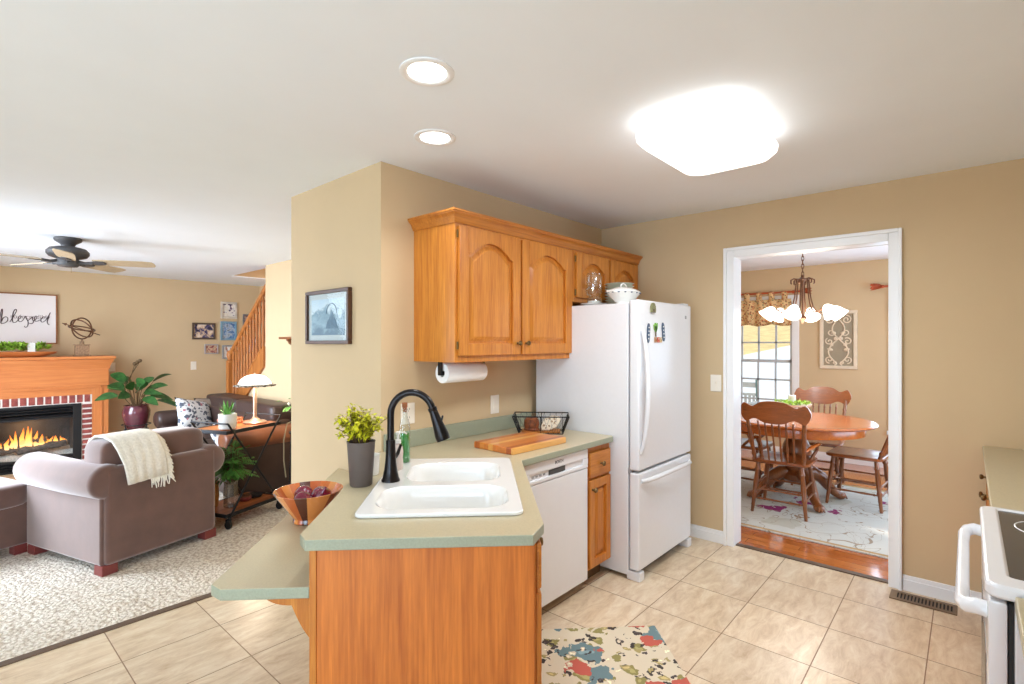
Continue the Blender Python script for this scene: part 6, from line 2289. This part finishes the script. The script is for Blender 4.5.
for x in (0.02, LX - 0.02):
    for y in (0.0, LY):
        mb = MB()
        mb.cyl((x - 0.011, y, 0.034), (x + 0.011, y, 0.034), 0.034, n=18)
        mb.box(x - 0.016, x + 0.016, y - 0.02, y + 0.02, 0.055, 0.085, 0.004)
        mb.out('caster', M['black'], ct_, shift=Z0)


def on_cart(x, y, z):
    c, s = math.cos(R(22)), math.sin(R(22))
    return (CA[0] + x * c - y * s, CA[1] + x * s + y * c, FZ + z)


TOPZ, LOWZ = 0.8495, 0.1295
lp = thing('table_lamp', 'lit table lamp with white glass dome and lacy rim on the cart', 'lamp', on_cart(0.47, 0.17, TOPZ))
mb = MB()
mb.lathe([(0.10, 0), (0.105, 0.008), (0.09, 0.018), (0.05, 0.026), (0.03, 0.04), (0.02, 0.055), (0.018, 0.06)], n=30)
mb.out('base', M['copper'], lp, shift=Z0)
MB().lathe([(0.018, 0.055), (0.016, 0.12), (0.018, 0.24), (0.02, 0.30), (0.014, 0.33), (0.012, 0.36)], n=18).out('column', M['copper'], lp, shift=Z0)
sh = MB().lathe([(0.145, 0.365), (0.142, 0.378), (0.125, 0.41), (0.09, 0.44), (0.05, 0.455), (0.012, 0.46), (0.003, 0.46)], n=36, cap=(False, True)).out('shade', M['shadeglass'], lp, shift=Z0, solid=0.003)
mb = MB()
n = 72
lo1, lo2 = [], []
for i in range(n):
    a = 2 * math.pi * i / n
    r = 0.182 + 0.006 * math.sin(a * 14)
    lo1.append((0.146 * math.cos(a), 0.146 * math.sin(a), 0.368))
    lo2.append((r * math.cos(a), r * math.sin(a), 0.352 + 0.004 * math.sin(a * 14)))
mb.rings([lo1, lo2], True, (False, False))
k = NT('lacy_pewter_rim')
f = k.n('ShaderNodeTexVoronoi')
f.inputs['Scale'].default_value = 55
k.l(k.coords(), f.inputs['Vector'])
k.set(k.ramp(f.outputs['Distance'], [(0.3, S(210, 200, 186)), (0.45, S(96, 86, 72))]), 0.4, 0.3)
mb.out('shade_rim', k.m, sh, shift=Z0, solid=0.003)
MB().cyl((0, 0, 0.46), (0, 0, 0.475), 0.008, n=10).out('finial', M['copper'], lp, shift=Z0)
lx = on_cart(0.47, 0.17, TOPZ + 0.33)
light('lamp_bulb', 'POINT', lx, 14, (1, 0.82, 0.6), radius=0.05)

wp_ = thing('succulent_pot', 'white round pot of spiky succulent at the front corner of the cart', 'plant', on_cart(0.105, 0.105, TOPZ))
MB().lathe([(0.06, 0), (0.068, 0.006), (0.075, 0.06), (0.074, 0.135), (0.069, 0.135), (0.067, 0.115), (0.003, 0.112)], n=30).out('pot', M['porcelain'], wp_, shift=Z0)
mb = MB()
for i in range(14):
    a = 2.4 * i
    tl = 0.5 + 0.06 * i
    mb.leaf((0.012 * math.cos(a), 0.012 * math.sin(a), 0.11), (math.cos(a) * (0.9 - 0.055 * i), math.sin(a) * (0.9 - 0.055 * i), 1.0), 0.09 + 0.006 * i, 0.022, 0.05, 4)
mb.out('leaves', M['fern'], wp_, shift=Z0)
bx_ = thing('trinket_box', 'small copper red patterned box behind the lamp on the cart', 'box', on_cart(0.35, 0.345, TOPZ), 22)
MB().box(-0.10, 0.10, -0.05, 0.05, 0, 0.035, 0.004).out('box', mottled('copper_red_pattern', [(0.4, S(150, 60, 36)), (0.5, S(206, 110, 70)), (0.6, S(230, 180, 140))], 40), bx_, shift=Z0)
MB().box(-0.104, 0.104, -0.054, 0.054, 0.0355, 0.05, 0.004).out('lid', mottled('copper_red_lid', [(0.4, S(140, 60, 40)), (0.5, S(196, 100, 64)), (0.6, S(226, 170, 130))], 40, loc=(3, 1, 0)), bx_, shift=Z0)

vs = thing('fern_vase', 'fern in a ribbed clear glass vase on the lower shelf of the cart', 'plant', on_cart(0.19, 0.16, LOWZ))
mb = MB()
N = 32
lo = []
for r, z in ((0.05, 0), (0.06, 0.01), (0.062, 0.12), (0.055, 0.20), (0.06, 0.235)):
    lo.append([((r + 0.003 * math.cos(q * 8 * math.pi * 2 / N)) * math.cos(2 * math.pi * q / N), (r + 0.003 * math.cos(q * 8 * math.pi * 2 / N)) * math.sin(2 * math.pi * q / N), z) for q in range(N)])
mb.rings(lo, True, (True, False))
mb.out('vase', glass('smoky_ribbed_glass', (0.72, 0.70, 0.64, 1), 0.2), vs, shift=Z0)
mb = MB()
tw = MB()
for i in range(80):
    a = rnd.uniform(0, 6.283)
    out_ = rnd.uniform(0.05, 0.235)
    h = rnd.uniform(0.12, 0.42) - out_ * 0.7
    p0_ = Vector((0.02 * math.cos(a), 0.02 * math.sin(a), 0.20))
    p1_ = Vector((out_ * 0.5 * math.cos(a), out_ * 0.5 * math.sin(a), 0.30 + h * 0.7))
    p2_ = Vector((out_ * math.cos(a), out_ * math.sin(a), 0.24 + h))
    tw.tube([p0_, p1_, p2_], [0.003, 0.0025, 0.0015], 4)
    for j in range(16):
        q = 0.25 + 0.75 * j / 15
        c = p0_.lerp(p1_, q * 2) if q < 0.5 else p1_.lerp(p2_, q * 2 - 1)
        dd = (p2_ - p0_).normalized().cross(Vector((0, 0, 1))).normalized() * (1 if j % 2 else -1) + (p2_ - p1_).normalized() * 0.8
        mb.leaf(c, dd, 0.062 * (1.15 - 0.6 * q), 0.017, 0.25, 2)
tw.out('stems', M['stem'], vs, shift=Z0)
mb.out('fronds', M['fern'], vs, shift=Z0)
wk = thing('wicker_basket', 'small wicker basket on the lower cart shelf, beside the armchair', 'basket', on_cart(0.095, 0.32, LOWZ))
MB().lathe([(0.06, 0), (0.075, 0.01), (0.085, 0.10), (0.08, 0.20), (0.086, 0.215), (0.078, 0.215), (0.07, 0.19), (0.003, 0.02)], n=26).out('body', M['wicker'], wk, shift=Z0)
MB().tube([(0.083 * math.cos(a), 0.083 * math.sin(a), 0.217) for a in (2 * math.pi * i / 24 for i in range(24))], 0.007, 6, closed=True).out('rim', M['wicker'], wk, shift=Z0)
o = MB().lathe([(0.05, 0), (0.055, 0.006), (0.06, 0.03), (0.055, 0.036), (0.003, 0.036)], n=20).out('candle_tin', M['redwood'])
MB().lathe([(0.056, 0.0365), (0.056, 0.046), (0.003, 0.047)], n=20).out('lid', M['bronze'], o, shift=Z0)
tag(o, 'squat dark red tin on the lower cart shelf', 'tin', None, on_cart(0.38, 0.20, LOWZ))
o = MB().lathe([(0.075, 0), (0.08, 0.005), (0.082, 0.02), (0.077, 0.018), (0.003, 0.006)], n=24).out('black_dish', M['black'])
tag(o, 'shallow black dish at the right end of the lower cart shelf', 'dish', None, on_cart(0.50, 0.22, LOWZ))

# trailing plant on a tall stand, mostly hidden by the pantry corner
ps = thing('plant_table', 'slim black plant table behind the pantry corner', 'plant stand', (2.52, 5.06, FZ))
MB().lathe([(0.13, 0.70), (0.135, 0.705), (0.135, 0.718), (0.003, 0.72)], n=24).out('top', M['black'], ps, shift=Z0)
for a in (45, 165, 285):
    MB().tube([(0.11 * math.cos(R(a)), 0.11 * math.sin(R(a)), 0.70), (0.14 * math.cos(R(a)), 0.14 * math.sin(R(a)), 0.0)], 0.009, 8).out('leg', M['black'], ps, shift=Z0)
tp_ = thing('trailing_plant', 'trailing pothos with pale flowers peeking out past the pantry corner', 'plant', (2.52, 5.06, FZ + 0.7205))
MB().lathe([(0.07, 0), (0.075, 0.005), (0.09, 0.12), (0.094, 0.13), (0.086, 0.13), (0.08, 0.11), (0.003, 0.108)], n=24).out('pot', M['greypot'], tp_, shift=Z0)
mb = MB()
tw = MB()
fl = MB()
for i in range(34):
    a = rnd.uniform(0, 6.283)
    r = rnd.uniform(0.06, 0.24)
    c = Vector((r * math.cos(a), r * math.sin(a), 0.16 + rnd.uniform(0, 0.18) - 0.3 * max(0, r - 0.15)))
    tw.tube([(0, 0, 0.11), c * 0.6 + Vector((0, 0, 0.07)), c], 0.002, 4)
    mb.leaf(c, (math.cos(a), math.sin(a), rnd.uniform(-0.4, 0.5)), rnd.uniform(0.05, 0.08), 0.045, 0.3, 3)
    if i % 4 == 0:
        fl.ball(c + Vector((0, 0, 0.03)), 0.014, 5)
vine = [(-0.10, -0.04, 0.13), (-0.20, -0.07, 0.10), (-0.235, -0.08, -0.05), (-0.235, -0.08, -0.25), (-0.21, -0.07, -0.42)]
tw.tube(vine, 0.006, 6)
tw.out('vines', plain('pale_vine', S(150, 140, 112), 0.7), tp_, shift=Z0)
mb.out('leaves', M['fern'], tp_, shift=Z0)
fl.out('flowers', M['porcelain'], tp_, shift=Z0)

# tidy the build-time note on every thing
for o in SC.objects:
    if '_base' in o:
        del o['_base']
